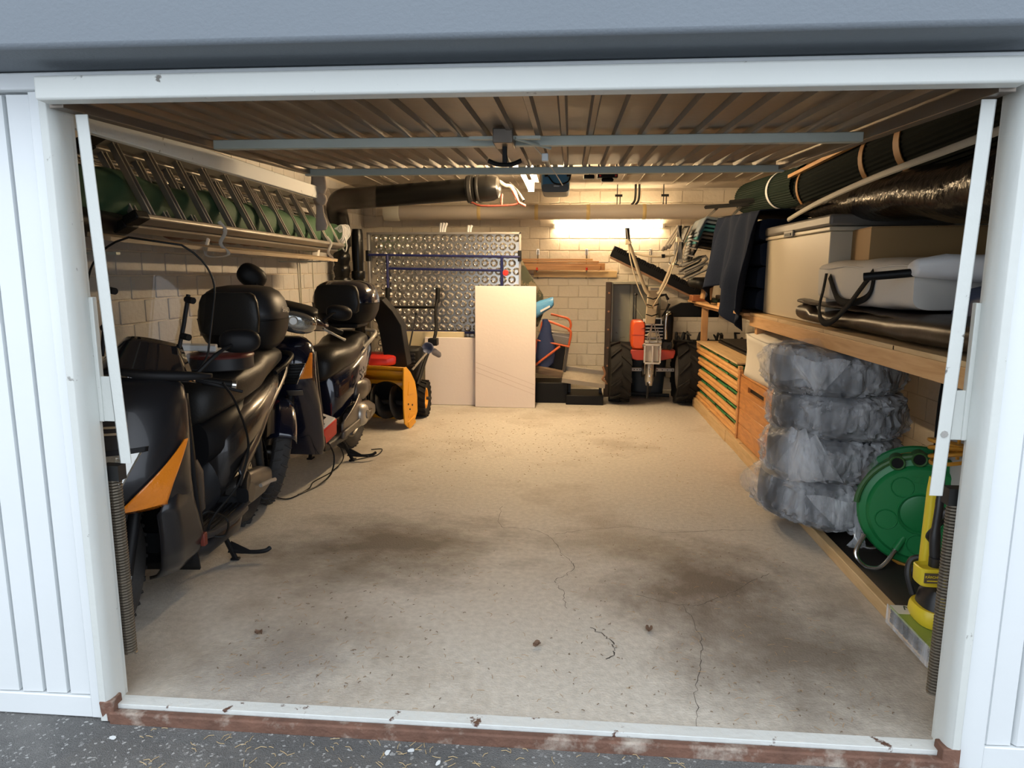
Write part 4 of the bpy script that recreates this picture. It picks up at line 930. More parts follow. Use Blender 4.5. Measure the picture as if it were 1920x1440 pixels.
bar(G(), Vector((-2.05, 1.0, 1.525)), Vector((-2.04, 2.1, 1.50)), .02, .11, Vector((1, 0, -.2))).obj('plank', M_dullw, t, bevel=.002)
for y in (1.15, 3.8): G().b2((XL, y, 1.45), (-2.08, y+.03, 1.462)).obj('bracket', M_rail, t)
M_green2 = mat('green_tarp', (.032, .085, .038), .7, var=.15, vscale=3, bump=.35, bscale=8)
t = thing('green_tarp_roll', 'green tarpaulin roll lying behind the ladders', 'tarp', (-2.26, 2.6, 1.72))
def gt(i):
    y = .42+4.12*i/40; r = .135+.012*math.sin(i*.8); e = 2.2
    if i > 38: r *= (.8 if i == 39 else .35)
    return sq((-2.275+.12*(i/40), y, 1.735-.065*i/40), r*.95, r, e, 26)
wob(G().loft([gt(i) for i in range(41)]).obj('tarp', M_green2, t, smooth=70), .02, 4, 3)
t = thing('metal_pole', 'silver pole lying above the green roll, the upper of two', 'pole', (-2.34, 2.4, 1.93), group='silver poles behind the ladder')
G().tube([(-2.38, .5, 1.93), (-2.38, 4.1, 1.92)], .034, 16).obj('pole', M_steel, t)
t = thing('metal_pole', 'silver pole lying just above the green roll, the lower of two', 'pole', (-2.34, 2.4, 1.86), group='silver poles behind the ladder')
G().tube([(-2.32, .5, 1.905-.03), (-2.30, 4.3, 1.86)], .026, 16).obj('pole', M_steel, t)
t = thing('brown_roll', 'rust brown padded roll under the green roll', 'roll', (-2.12, 2.8, 1.62))
o = G().loft([sq((-2.14, 1.7+2.1*i/60, 1.598), .060*(1+.10*math.sin(i*1.05)), .050*(1+.14*math.sin(i*1.05)), 2.2, 18) for i in range(61)]).obj('roll', mat('rust_brown', (.19, .085, .045), .7, var=.25, vscale=6), t, smooth=70)
t = thing('black_sack', 'black rubbish sack stuffed behind the near ladder end', 'sack', (-2.2, 1.0, 1.6))
wob(G().loft([sq((-2.2, y, 1.60), a, b, 2.2, 22) for y, a, b in ((.35, .03, .02), (.45, .10, .06), (.9, .13, .075), (1.3, .12, .07), (1.45, .04, .03))]).obj('sack', M_black, t, smooth=70), .03, 6, 6)
M_tie = mat('white_cable_tie', (.66, .63, .56), .5)
for i, (y, lb) in enumerate(((1.95, 'white strap looped round the ladder rails at the near end'), (3.72, 'white strap looped round the ladder rails at the far end'))):
    t = thing('strap', lb, 'strap', (-2, y, 1.55), group='white straps round the ladders')
    P = smoothpath([(-1.992, y, 1.655), (-1.962, y+.01, 1.60), (-1.975, y-.03, 1.53), (-1.955, y+.02, 1.475), (-1.99, y-.05, 1.455), (-2.05, y-.06, 1.47), (-2.06, y, 1.56)], 5)
    G().tube(P, .011, 6, flat=.25).obj('strap', M_tie, t)
t = thing('rope_coil', 'coil of white rope hanging at the far end of the ladder', 'rope', (-2.0, 4.2, 1.7))
for k in range(6): G().tube([(-2.05+.05*math.cos(a)+.006*k, 4.16+.02*k, 1.70+.075*math.sin(a+.4)+.01*math.sin(3*a+k)) for a in [2*PI*i/22 for i in range(22)]], .007, 6, True).obj('loop', M_cloth, t)
G().tube(smoothpath([(-2.0, 4.2, 1.68), (-1.98, 4.19, 1.6), (-2.0, 4.2, 1.55), (-2.03, 4.2, 1.6)], 4), .006, 6).obj('loose_end', M_cloth, t)
t = thing('rag', 'grey rag knotted round the end of the left door rail', 'rag', (-1.61, 2.53, 1.85))
M_rag = mat('grey_rag', (.42, .36, .30), .85, bump=.5, bscale=14)
for nm, rings in (('knot', ((1.80, .03, .03), (1.825, .045, .04), (1.85, .04, .035), (1.872, .025, .025))), ('tail', ((1.64, .038, .015), (1.66, .042, .022), (1.73, .032, .022), (1.80, .022, .02), (1.825, .018, .018))), ('upper_wrap', ((1.865, .03, .025), (1.90, .046, .03), (1.95, .05, .035), (1.985, .045, .03)))):
    o = G().loft([sq((-1.61+.06*(1.85-z)*.4, 2.53, z), a, b, 2.2, 18, (1, 0, 0), (0, 1, 0)) for z, a, b in rings]).obj(nm, M_rag, t, smooth=70); wob(o, .018, 17, 2)
t = thing('wall_cable', 'two thin cables running down the left wall', 'cable', (XL+.02, 4.2, 1))
for y, w_ in ((4.55, .02), (4.18, .035), (4.25, .0)): G().tube(smoothpath([(XL+.012, y, 1.66), (XL+.012, y+w_*.6, 1.35), (XL+.012, y+w_, 1.0), (XL+.012, y, .55)], 6), .0055, 6).obj('cable', M_pvcb, t)
# ================================================================== SCOOTERS
M_s1 = mat('dark_grey_metallic', (.016, .016, .019), .30, .3, var=.1, vscale=5, coat=.3)
M_s1b = mat('bronze_grey_metallic', (.030, .027, .026), .26, .5, coat=.3)
M_navyp = mat('navy_paint', (.006, .008, .022), .15, .2, coat=1.0)
M_plas = mat('satin_black_plastic', (.008, .008, .009), .48, var=.15, vscale=7, spec=.2)
M_plasg = mat('dark_grey_plastic', (.020, .021, .024), .42, var=.15, vscale=6, spec=.4)
M_seat = mat('black_seat_vinyl', (.012, .011, .010), .42, var=.1, vscale=8, bump=.1, bscale=120, spec=.35)
M_amber = mat('amber_lens', (.75, .22, .012), .12, coat=.6, bump=.5, bscale=45)
M_amberd = mat('dark_amber', (.30, .06, .006), .2, coat=.4)
M_glass = mat('headlight_glass', (.34, .34, .32), .06, .75, coat=.8, bump=.35, bscale=22)
M_sil = mat('silver_paint', (.50, .48, .44), .32, .6)
M_alloy = mat('dark_alloy', (.10, .095, .09), .35, .8)
M_satin = mat('satin_grey_cover', (.13, .12, .11), .33, .6)
M_screen = bpy.data.materials.new('clear_windscreen'); M_screen.use_nodes = True
def _screen():
    N, L = M_screen.node_tree.nodes, M_screen.node_tree.links; N.remove(N['Principled BSDF'])
    tr = N.new('ShaderNodeBsdfTransparent'); tr.inputs[0].default_value = (.93, .93, .91, 1); gl = N.new('ShaderNodeBsdfGlossy'); gl.inputs['Roughness'].default_value = .03; gl.inputs[0].default_value = (.9, .9, .9, 1)
    fr = N.new('ShaderNodeFresnel'); fr.inputs[0].default_value = 1.40; mx = N.new('ShaderNodeMixShader'); L.new(fr.outputs[0], mx.inputs[0]); L.new(tr.outputs[0], mx.inputs[1]); L.new(gl.outputs[0], mx.inputs[2]); L.new(mx.outputs[0], N['Material Output'].inputs[0])
_screen()
def wheel(t, c, r, w_, name, M=None, spokes=5, blocky=False):
    """a wheel about the x axis: tyre with tread, rim, spokes, brake disc"""
    c = Vector(c)
    def g(): q = G(); q.M = M; return q
    k = w_/2; ri = r-.085
    ty = g().lathe([(ri, -k*.62), (r-.06, -k*.95), (r-.03, -k), (r-.012, -k*.82), (r-.002, -k*.45), (r, 0), (r-.002, k*.45), (r-.012, k*.82), (r-.03, k), (r-.06, k*.95), (ri, k*.62), (ri-.004, 0), (ri, -k*.62)], 64, c, 'x').obj(name, M_rubber, t)
    gg = g(); nb = 34
    for i in range(nb):
        a = 2*PI*i/nb
        for s in (-1, 1):
            pts = []
            for q in range(5):
                u = q/4; xx = s*k*(.06+.84*u); aa = a+(.05*u if not blocky else .09*u)+(PI/nb if s > 0 and not blocky else 0)
                rr = r+.0035-(.002 if u < .5 else .012*(u-.5)*2+.002*0)
                pts.append(c+Vector((xx, rr*math.cos(aa), rr*math.sin(aa))))
            gg.tube(pts, .0055 if not blocky else .009, 4, flat=.8)
    gg.obj('tread', M_rubber, ty)['kind'] = 'stuff'
    g().lathe([(ri+.004, -k*.6), (ri-.012, -k*.62), (ri-.02, -k*.4), (ri-.022, k*.4), (ri-.012, k*.62), (ri+.004, k*.6)], 48, c, 'x').obj('rim', M_alloy, ty)
    for i in range(spokes):
        a = 2*PI*i/spokes+.3; q = g()
        e1 = c+Vector((.012, .035*math.cos(a), .035*math.sin(a))); e2 = c+Vector((.018, (ri-.015)*math.cos(a+.18), (ri-.015)*math.sin(a+.18)))
        q.tube([e1, e1.lerp(e2, .5)+Vector((.01, 0, 0)), e2], [.020, .015, .017], 8, flat=.8); q.obj('spoke', M_alloy, ty)
    g().lathe([(.0, -k*.7), (.035, -k*.7), (.042, -k*.3), (.042, k*.3), (.035, k*.7), (0, k*.7)], 24, c, 'x').obj('hub', M_alloy, ty)
    g().lathe([(.06, k*.5), (.11, k*.5), (.11, k*.5+.004), (.06, k*.5+.004), (.06, k*.5)], 32, c, 'x').obj('brake_disc', M_steel, ty)
    return ty
def steer(H, A, th):
    ax = (Vector(H)-Vector(A)).normalized(); H = Vector(H); return Matrix.Translation(H) @ Matrix.Rotation(th, 4, ax) @ Matrix.Translation(-H)
def fender(t, c, r, w_, a0, a1, m, M, side=.06):
    """mudguard over a wheel; angles from +y (rear) over the top to -y (front)"""
    c = Vector(c)
    def f(u, v):
        a = a0+(a1-a0)*u; s = (v-.5)*2; rr = r+.03-side*max(0, abs(s)-.45)**1.6*2.2
        return c+Vector((s*w_/2*(1 if abs(s) < .97 else .99), rr*math.cos(a), rr*math.sin(a)))
    g = G(); g.M = M; g.grid(f, 26, 13); return g.obj('front_fender', m, t, solid=.005, smooth=80)
def topcase(t, c, a, b, h, mb, ml, pad=True, lab=None):
    c = Vector(c); X, Y = (1, 0, 0), (0, 1, 0)
    base = G().loft([sq(c+Vector((0, 0, z*h)), a*s, b*s*q, e, 40, X, Y) for z, s, q, e in ((0, .70, .8, 3.0), (.03, .76, .85, 3.0), (.12, .87, .93, 3.0), (.30, .97, 1, 3.0), (.46, 1.0, 1, 3.0), (.47, .985, .99, 3.0))]).obj('top_case', mb, t, smooth=50)
    G().loft([sq(c+Vector((0, .01*z, z*h)), a*s, b*s, e, 40, X, Y) for z, s, e in ((.475, .985, 3.0), (.485, 1.0, 3.0), (.60, .99, 3.0), (.78, .92, 2.9), (.90, .80, 2.8), (.97, .62, 2.6), (1.0, .34, 2.4))]).obj('lid', ml, base, smooth=50)
    G().loft([sq(c+Vector((0, 0, .468*h)), a*1.006, b*1.006, 3, 40, X, Y), sq(c+Vector((0, 0, .485*h)), a*1.006, b*1.006, 3, 40, X, Y)]).obj('seam', M_black, base)
    if pad:
        G().loft([sq(c+Vector((0, -b*(.93-.30*max(0, z-.7))-.012, z*h)), a*.72*s, .03, 3.4, 28, X, Y) for z, s in ((.26, .82), (.30, .95), (.5, 1), (.75, .95), (.86, .85), (.90, .70))]).obj('back_pad', M_seat, base, smooth=60)
    G().b2(c+Vector((-a*.5, -b*.6, -.035)), c+Vector((a*.5, b*.7, 0))).obj('rack', M_plas, t, bevel=.01)
    return base
def mirror(t, base, head, m, M=None, w_=.075, h=.048, tilt=0):
    def g(): q = G(); q.M = M; return q
    base, head = Vector(base), Vector(head)
    ar = g().tube(smoothpath([base, base.lerp(head, .5)+Vector((0, -.01, .02)), head], 5), [.010]*5+[.008]*6, 8).obj('mirror', m, t)
    U = Vector((math.cos(tilt), 0, math.sin(tilt))); V = Vector((-math.sin(tilt), .1, math.cos(tilt)))
    g().loft([sq(head+Vector((0, q, 0)), w_*s, h*s, 2.5, 28, U, V) for q, s in ((-.035, .35), (-.030, .62), (-.018, .88), (0, 1.0), (.008, 1.0), (.010, .96))]).obj('mirror_shell', m, ar, smooth=60)
    return ar
def stand(t, y, s=1):
    st_ = G().tube([(-.13, y-.02, .17), (.13, y-.02, .17)], .016, 10).obj('center_stand', M_plas, t)
    for x in (-.12, .12):
        G().tube(smoothpath([(x, y-.02, .17), (x*1.15, y+.02, .09), (x*1.35, y+.05, .012)], 4), .013, 8).obj('stand_leg', M_plas, st_)
        G().b2((x*1.35-.02, y+.03, 0), (x*1.35+.02, y+.09, .012)).obj('stand_foot', M_plas, st_, bevel=.003)
    g = G().prism([(.13, .04), (.15, .10), (.24, .055), (.29, .05), (.29, .038), (.2, .035)], y+.03, y+.040, 'y'); g.obj('stand_plate', M_plas, st_, bevel=.002)
    G().tube(smoothpath([(.16, y+.035, .05), (.25, y+.05, .042), (.305, y+.07, .045), (.325, y+.10, .055)], 4), .011, 8).obj('stand_pedal', M_plas, st_)
    return st_

# ------------------------------------------------------------------ first scooter, dark grey with a tall windscreen
s1 = thing('scooter', 'dark grey maxi scooter with a tall clear windscreen, nearest to the door', 'scooter', (-1.745, 1.05, 0), .07, group='scooters along the left wall', local=True)
AX = (0, -.70, .262); HD = (0, -.43, .86); MS = steer(HD, AX, math.radians(8))
wheel(s1, AX, .262, .118, 'front_wheel', MS, 5, True)
wheel(s1, (0, .70, .25), .25, .125, 'rear_wheel')
fender(s1, AX, .262, .15, math.radians(45), math.radians(195), mat('grey_fender_metallic', (.06, .058, .058), .28, .4, coat=.4), MS, .05)
for x in (-.075, .075):
    g = G(); g.M = MS; g.tube([(x, -.69, .262), (x, -.47, .80)], [.022, .026], 12); g.obj('fork_leg', M_plas, s1)
NL = [(.485, -.465, .225, .10, .05), (.50, -.48, .238, .20, .07), (.53, -.50, .246, .275, .09), (.60, -.51, .250, .300, .10), (.68, -.505, .250, .285, .10), (.76, -.49, .247, .255, .09), (.87, -.47, .238, .215, .08), (.935, -.45, .22, .175, .07), (.965, -.44, .19, .14, .06), (.98, -.43, .14, .10, .04)]
def nose(z, t_, off=0):
    """t_ in degrees, 0 at the left side, 90 straight ahead"""
    for (z0, y0, a0, f0, k0), (z1, y1, a1, f1, k1) in zip(NL, NL[1:]):
        if z <= z1 or z1 == NL[-1][0]:
            u = max(0, min(1, (z-z0)/(z1-z0))); yc, a, f = y0+(y1-y0)*u, a0+(a1-a0)*u, f0+(f1-f0)*u; break
    T = math.radians(t_); e = 2/2.3
    return Vector(((a+off)*math.copysign(abs(math.cos(T))**e, math.cos(T)), yc-(f+off)*abs(math.sin(T))**(2/1.7), z))
rings = []
for z, yc, a, f, k in NL:
    ring = []
    for j in range(44):
        T = 360*j/44
        if T <= 180: ring.append(nose(z, T))
        else:
            R_ = math.radians(T); ring.append(Vector((a*math.copysign(abs(math.cos(R_))**(2/2.3), math.cos(R_)), yc+k*abs(math.sin(R_))**(2/2.6), z)))
    rings.append(ring)
G().loft(rings).obj('front_fairing', M_s1, s1, smooth=45)
SP = [(.12, -.42, -.24, .06), (.16, -.49, -.28, .13), (.22, -.56, -.33, .19), (.31, -.615, -.375, .225), (.41, -.64, -.43, .238), (.50, -.66, -.47, .243), (.56, -.60, -.48, .246), (.61, -.53, -.49, .246)]
def spz(z):
    for p, q in zip(SP, SP[1:]):
        if z <= q[0]:
            u = (z-p[0])/(q[0]-p[0]); return [p[i]+(q[i]-p[i])*u for i in range(4)]
    return list(SP[-1])
for s in (-1, 1):
    def lsh(u, v):
        z = .12+.49*v; _, ya, yb_, xa = spz(z); y = ya+(yb_-ya)*u
        x = xa-.05*max(0, 1-u*3)**2*(1 if v < .75 else .6)-.03*max(0, v-.75)*4*(1-u)
        return Vector((s*x, y, z))
    G().grid(lsh, 14, 24).obj('side_fairing', M_s1, s1, solid=.014, smooth=70, off=-1 if s > 0 else 1)
G().grid(lambda u, v: Vector(((u-.5)*2*(.20-.03*(1-v)), -.35-.06*v+.04*(1-v)**2, .12+.42*v)), 12, 12).obj('wheel_well', M_plas, s1, solid=.012, smooth=70)
def patch(z0, z1, tl, tr, off, n=14):
    """nose patch between heights z0 and z1; tl, tr give the t range at a fraction of the height"""
    def f(u, v):
        a, b = tl(v), tr(v); return nose(z0+(z1-z0)*v, a+(b-a)*u, off)
    return G().grid(f, n, n)
for s, nm in ((0, 'left'), (1, 'right')):
    def fl_(t_): return t_ if not s else 180-t_
    patch(.515, .745, lambda v: fl_(34-27*v), lambda v: fl_(72-60*v), .010).obj('turn_signal', M_amber, s1, solid=.006, off=-1)
    ts_ = bpy.data.objects[[o.name for o in s1.children if o.name.startswith('turn_signal')][-1]]
    for k in range(8):
        v0 = .26+.075*k; G().tube([nose(.515+.23*v0, fl_(34-27*v0)+(fl_(72-60*v0)-fl_(34-27*v0))*u/5, .012) for u in range(1, 5)], .0022, 5).obj('lens_rib', M_amberd, ts_)
    hl_ = patch(.615, .745, lambda v: fl_(62-14*v), lambda v: fl_(86-20*v*(1-v)), .005).obj('headlight', M_glass, s1, solid=.006, off=-1)
    patch(.735, .752, lambda v: fl_(45), lambda v: fl_(88), .008).obj('headlight_brow', M_plas, hl_, solid=.006, off=-1)
    for k in (0, 1): patch(.80+.022*k, .808+.022*k, lambda v: fl_(62), lambda v: fl_(80), .003).obj('slot_trim', M_steel, s1, solid=.003)
# dash rail, small tinted screen
G().loft([sq((x, -.50+.42*x*x*4-.02, .995-.10*abs(x)), .030*(1-.6*(abs(x)/.3)**5), .022*(1-.6*(abs(x)/.3)**5), 2.5, 14, (0, 1, 0), (0, 0, 1)) for x in [(-.30+.6*i/16) for i in range(17)]]).obj('dash_rail', M_plas, s1, smooth=70)
G().grid(lambda u, v: Vector(((u-.5)*(.46-.22*v), -.56+.19*v+.20*((u-.5)*2)**2*(1-.3*v), .985+.135*v-.05*((u-.5)*2)**2)), 20, 9).obj('small_screen', mat('smoked_screen', (.012, .012, .014), .03, coat=1, spec=1), s1, solid=.004)
# inner shield, glove box, tunnel
G().grid(lambda u, v: Vector(((u-.5)*2*(.20+.02*v), -.33-.09*v+.03*math.sin(PI*u), .30+.60*v)), 14, 14).obj('inner_shield', M_plas, s1, solid=.02, smooth=70)
G().loft([sq((.0, -.31-.10*(z-.4), z), a, .055, 4, 24, (1, 0, 0), (0, 1, 0)) for z, a in ((.36, .17), (.38, .20), (.55, .21), (.60, .19))]).obj('glove_box', M_plasg, s1, bevel=0, smooth=50)
# floorboard and belly
fb = G().loft([sq((0, y, z), a, .020, 5, 28) for y, z, a in ((-.38, .285, .20), (-.28, .265, .23), (-.1, .255, .24), (.12, .255, .24), (.2, .275, .22))]).obj('floorboard', M_plasg, s1, smooth=50)
for k in range(6): G().b2((.085+.024*k, -.27, .276), (.091+.024*k, .12, .2815)).obj('rubber_rib', M_black, fb)
G().loft([sq((0, y, z), a, h, 3, 26) for y, z, a, h in ((-.34, .20, .10, .04), (-.26, .20, .20, .06), (0, .205, .225, .06), (.22, .235, .20, .05), (.3, .25, .15, .04))]).obj('belly_panel', M_s1, s1, smooth=60)
G().loft([sq((0, y, z), a, h, 2.6, 26) for y, z, a, h in ((-.36, .33, .07, .12), (-.2, .29, .085, .09), (.0, .32, .10, .10), (.14, .42, .13, .16))]).obj('tunnel', M_plasg, s1, smooth=60)
# rear body
body = G().loft([sq((0, y, z), a, h, e, 34) for y, z, a, h, e in ((.06, .46, .11, .19, 2.5), (.12, .48, .165, .20, 2.6), (.30, .53, .20, .19, 2.6), (.55, .60, .205, .165, 2.5), (.80, .68, .175, .12, 2.4), (.98, .735, .115, .08, 2.3), (1.06, .76, .05, .045, 2.2))]).obj('rear_body', M_s1b, s1, smooth=60)
for s in (-1, 1):
    G().grid(lambda u, v: Vector((s*(.206+.012*math.sin(PI*v)-.06*u*u), .10+.86*u, .36+.30*u*u+.12*u+v*(.085-.03*u))), 20, 7).obj('side_strip', M_s1, body, solid=.01, smooth=70)
    G().loft([sq((s*(.215-.02*q), .12+.13*q, .315+.02*q), .030, .035, 3.5, 14) for q in (0, .3, 1, 1.8)]).obj('foot_peg', M_plas, s1)
seat = G().loft([sq((0, y, z), a, h, 2.6, 32) for y, z, a, h in ((-.02, .75, .06, .07), (.02, .77, .11, .10), (.12, .795, .155, .11), (.30, .80, .185, .105), (.48, .82, .19, .10), (.56, .85, .185, .10), (.70, .87, .18, .08), (.88, .875, .15, .06), (.96, .875, .09, .04))]).obj('seat', M_seat, s1, smooth=70)
G().loft([sq((0, y, z), a, .11, 2.8, 26) for y, z, a in ((.0, .58, .10), (.10, .60, .15), (.3, .62, .17), (.45, .64, .15))]).obj('seat_front', M_plas, s1, smooth=60)
for s in (-1, 1): G().tube(smoothpath([(s*.17, .70, .80), (s*.20, .82, .84), (s*.17, .98, .87), (s*.05, 1.05, .88)], 5), .014, 10).obj('grab_rail', M_plas, s1)
# engine and drive
eng = G().loft([sq((.135, y, z), .035, h, 3, 24) for y, z, h in ((.28, .27, .05), (.32, .27, .085), (.50, .26, .085), (.66, .25, .075), (.74, .25, .05))]).obj('drive_case', M_satin, s1, smooth=50)
G().lathe([(.0, .04), (.05, .04), (.06, .03), (.06, .0)], 24, (.15, .40, .265), 'x').obj('case_cover', M_alloy, eng)
G().tube([(.19, .52, .26), (.205, .62, .255), (.215, .66, .25)], .011, 8).obj('kick_lever', M_sil, eng)
G().loft([sq((0, y, z), .09, .075, 2.6, 20) for y, z in ((.18, .27), (.3, .27), (.55, .28))]).obj('crankcase', M_alloy, s1, smooth=60)
for s in (-1, 1): G().tube([(s*.12, .72, .27), (s*.12, .66, .60)], [.02, .026], 12).obj('shock_absorber', M_blackm, s1)
fender(s1, (0, .70, .25), .25, .14, math.radians(-20), math.radians(120), M_plas, None, .03).name = 'rear_mudguard'
stand(s1, .06)
G().tube(smoothpath([(-.16, .3, .24), (-.2, .5, .24), (-.2, .9, .30)], 4), [.02]*4+[.05]*5, 14).obj('exhaust', M_satin, s1)
G().b2((-.09, 1.0, .66), (.09, 1.065, .73)).obj('tail_light', mat('red_lens', (.35, .01, .01), .15), s1, bevel=.012)
topcase(s1, (.0, .74, .935), .225, .20, .345, M_plas, M_plasg, True)
text('lettering', 'SHAD', M_sil, [c for c in s1.children if c.name.startswith('top_case')][0], frame((.2275, .76, 1.145), (0, 1, -.1), (-.1, 0, 1)), .042)
# handlebar group, turned a little
M2 = steer(HD, AX, math.radians(20))
def gs(): q = G(); q.M = M2; return q
hb = gs().tube(smoothpath([(-.34, -.28, .945), (-.2, -.32, .96), (0, -.38, .93), (.2, -.32, .96), (.34, -.28, .945)], 5), .014, 10).obj('handlebar', M_blackm, s1)
for s in (-1, 1):
    gs().tube([(s*.24, -.31, .955), (s*.35, -.277, .943)], .019, 12).obj('grip', M_black, hb); gs().lathe([(0, 0), (.02, 0), (.02, .02), (0, .02)], 14, (s*.362-.01, -.273, .941), 'x').obj('bar_end', M_steel, hb)
    gs().tube(smoothpath([(s*.22, -.345, .96), (s*.30, -.355, .95), (s*.40, -.32, .925)], 4), .007, 8, flat=.6).obj('brake_lever', M_plas, hb)
mirror(s1, (.22, -.33, .99), (.365, -.20, 1.125), M_plas, M2, .085, .052, .12); mirror(s1, (-.22, -.33, .97), (-.42, -.24, 1.08), M_plas, M2, .085, .052, -.1)
gs().loft([sq((0, y, z), a, h, 2.6, 24) for y, z, a, h in ((-.46, .90, .12, .03), (-.42, .92, .16, .05), (-.34, .94, .15, .05), (-.28, .93, .10, .03))]).obj('instrument_cowl', M_plas, hb, smooth=60)
# tall windscreen
def ws(s, v):
    """s in -1..1 across at height v in 0..1"""
    hw = .242*(1 if v < .62 else math.sqrt(max(0.0, 1-((v-.62)/.40)**2*.92)))
    if v < .12: hw *= .88+.12*(v/.12)
    x = s*hw; return Vector((x+.0, -.30+.13*v+.10*(x/.26)**2, .985+.515*v))
sc = gs().grid(lambda u, v: ws(u*2-1, v), 22, 24).obj('windscreen', M_screen, s1, smooth=80)
rimp = [ws(-1, v/20) for v in range(21)]+[ws(-1+2*i/8, 1) for i in range(1, 8)]+[ws(1, 1-v/20) for v in range(21)]+[ws(1-2*i/8, 0) for i in range(1, 8)]
gs().tube(rimp, .0045, 6, True).obj('rubber_edge', M_black, sc)
for s in (-1, 1):
    ro = gs().tube([(s*.135, -.31, 1.02), (s*.145, -.255, 1.17), (s*.15, -.225, 1.30)], [.008, .009, .009], 8).obj('screen_rod', M_plas, sc)
    for z, y in ((1.13, -.275), (1.28, -.23)): gs().tube([(s*.145, y, z), (s*.145+.03, y-.03, z)], .014, 12).obj('clamp', M_plas, ro)
# loose black cables on the left side
G().tube(smoothpath([(.30, -.27, .92), (.33, -.22, .82), (.33, -.12, .62), (.29, -.15, .45), (.22, -.25, .34), (.2, -.28, .27), (.26, -.26, .25), (.25, -.20, .30), (.20, -.27, .36), (.16, -.3, .33)], 7), .0055, 6).obj('cable', M_black, s1)
G().b2((.205, -.37, .245), (.225, -.34, .30)).obj('red_clip', M_redp, s1, bevel=.004)
for ch_ in s1.children_recursive:
    for v in ch_.data.vertices:
        q = max(0, min(1, (v.co.y+.05)/.42)); q = q*q*(3-2*q); zf = max(0, min(1, (.80-v.co.z)/.22)); v.co.y -= .17*q*zf*zf*(3-2*zf)
        if not ch_.name.startswith('stand_') and v.co.z > .0: v.co.z += .02*q
# on its seat
M_tin = mat('dark_red_tin', (.10, .015, .012), .35)
t = thing('round_tin', 'dark red round tin with a grey rim lying on the grey scooter seat', 'tin', (-1.69, 1.30, .9))
G().lathe([(0, .835), (.145, .835), (.150, .84), (.150, .895), (.146, .90)], 40, (-1.69, 1.30, .075), 'z').obj('tin', M_plasg, t)
G().lathe([(.152, .892), (.154, .90), (.150, .908), (.10, .918), (.02, .922), (0, .922)], 40, (-1.69, 1.30, .075), 'z').obj('lid', M_tin, t)
G().lathe([(.095, .920), (.10, .923), (.085, .926), (.0, .926)], 36, (-1.69, 1.30, .075), 'z').obj('white_disc', M_cloth, t)
t = thing('paper_packet', 'folded white paper packet lying on the dark red tin', 'paper', (-1.72, 1.25, .93))
g = G(); g.M = Matrix.Translation((-1.76, 1.23, 1.017)) @ E(0, .05, .4).to_4x4(); g.box((0, 0, 0), (.16, .09, .028)); g.obj('packet', M_cloth, t, bevel=.006)

# ------------------------------------------------------------------ second scooter, navy with big wheels
s2 = thing('scooter', 'navy big wheeled scooter with its handlebar turned, behind the grey scooter', 'scooter', (-1.745, 2.63, 0), -.035, group='scooters along the left wall', local=True)
AX = (0, -.665, .305); HD = (0, -.40, .90); MS = steer(HD, AX, math.radians(38)); MSU = Matrix.Translation((.02, 0, .06)) @ MS
def gm(): q = G(); q.M = MS; return q
def gmu(): q = G(); q.M = MSU; return q
wheel(s2, AX, .305, .10, 'front_wheel', MS, 6)
wheel(s2, (0, .665, .30), .30, .11, 'rear_wheel', None, 6)
fender(s2, AX, .305, .17, math.radians(15), math.radians(148), M_navyp, MS, .10)
for x in (-.07, .07): gm().tube([(x, -.665, .305), (x, -.45, .80)], [.024, .028], 12).obj('fork_leg', M_plas, s2)
# apron: flat tall shield with rounded shoulders
AL = [(.20, -.285, .17, .03), (.26, -.31, .19, .045), (.40, -.345, .20, .055), (.55, -.375, .20, .075), (.66, -.41, .20, .115), (.76, -.425, .20, .135), (.87, -.415, .195, .125), (.935, -.40, .17, .10), (.965, -.39, .13, .07), (.98, -.385, .09, .04)]
def apr(z, t_, off=0):
    for (z0, y0, a0, f0), (z1, y1, a1, f1) in zip(AL, AL[1:]):
        if z <= z1 or z1 == AL[-1][0]:
            u = max(0, min(1, (z-z0)/(z1-z0))); yc, a, f = y0+(y1-y0)*u, a0+(a1-a0)*u, f0+(f1-f0)*u; break
    T = math.radians(t_)
    return Vector(((a+off)*math.copysign(abs(math.cos(T))**(2/2.6), math.cos(T)), yc-(f+off)*abs(math.sin(T))**(2/2.0), z))
rings = []
for z, yc, a, f in AL:
    rings.append([apr(z, 360*j/40) if j <= 20 else Vector((a*math.copysign(abs(math.cos(2*PI*j/40))**(2/3.2), math.cos(2*PI*j/40)), yc+.05*abs(math.sin(2*PI*j/40))**(2/3.2), z)) for j in range(40)])
G().loft(rings).obj('front_apron', M_navyp, s2, smooth=50)
def apatch(z0, z1, a0, a1, b0, b1, off, n=12): return G().grid(lambda u, v: apr(z0+(z1-z0)*v, (a0+(b0-a0)*v)+((a1+(b1-a1)*v)-(a0+(b0-a0)*v))*u, off), n, n)
for s in (0, 1):
    q = (lambda d: d) if not s else (lambda d: 180-d)
    apatch(.73, .885, q(54), q(20), q(22), q(14), .006).obj('turn_signal', M_amber, s2, solid=.006, off=-1)
    gr = apatch(.70, .825, q(82), q(60), q(72), q(38), .004).obj('grille', M_black, s2, solid=.004)
    for k in range(6):
        z = .715+.018*k; G().tube([apr(z, q(80-10*k/6+u*-(20+14*k/6)/6), .008) for u in range(7)], .004, 5).obj('grille_bar', M_plas, gr)
    G().tube([apr(.70+.125*v/8, q(82-10*v/8), .008) for v in range(9)]+[apr(.825, q(72-34*u/6), .008) for u in range(1, 7)]+[apr(.825-.125*v/8, q(38+22*v/8), .008) for v in range(1, 9)], .0035, 6).obj('chrome_edge', M_steel, gr)
    apatch(.625, .66, q(80), q(52), q(80), q(50), .006).obj('silver_badge', M_satin, s2, solid=.003)
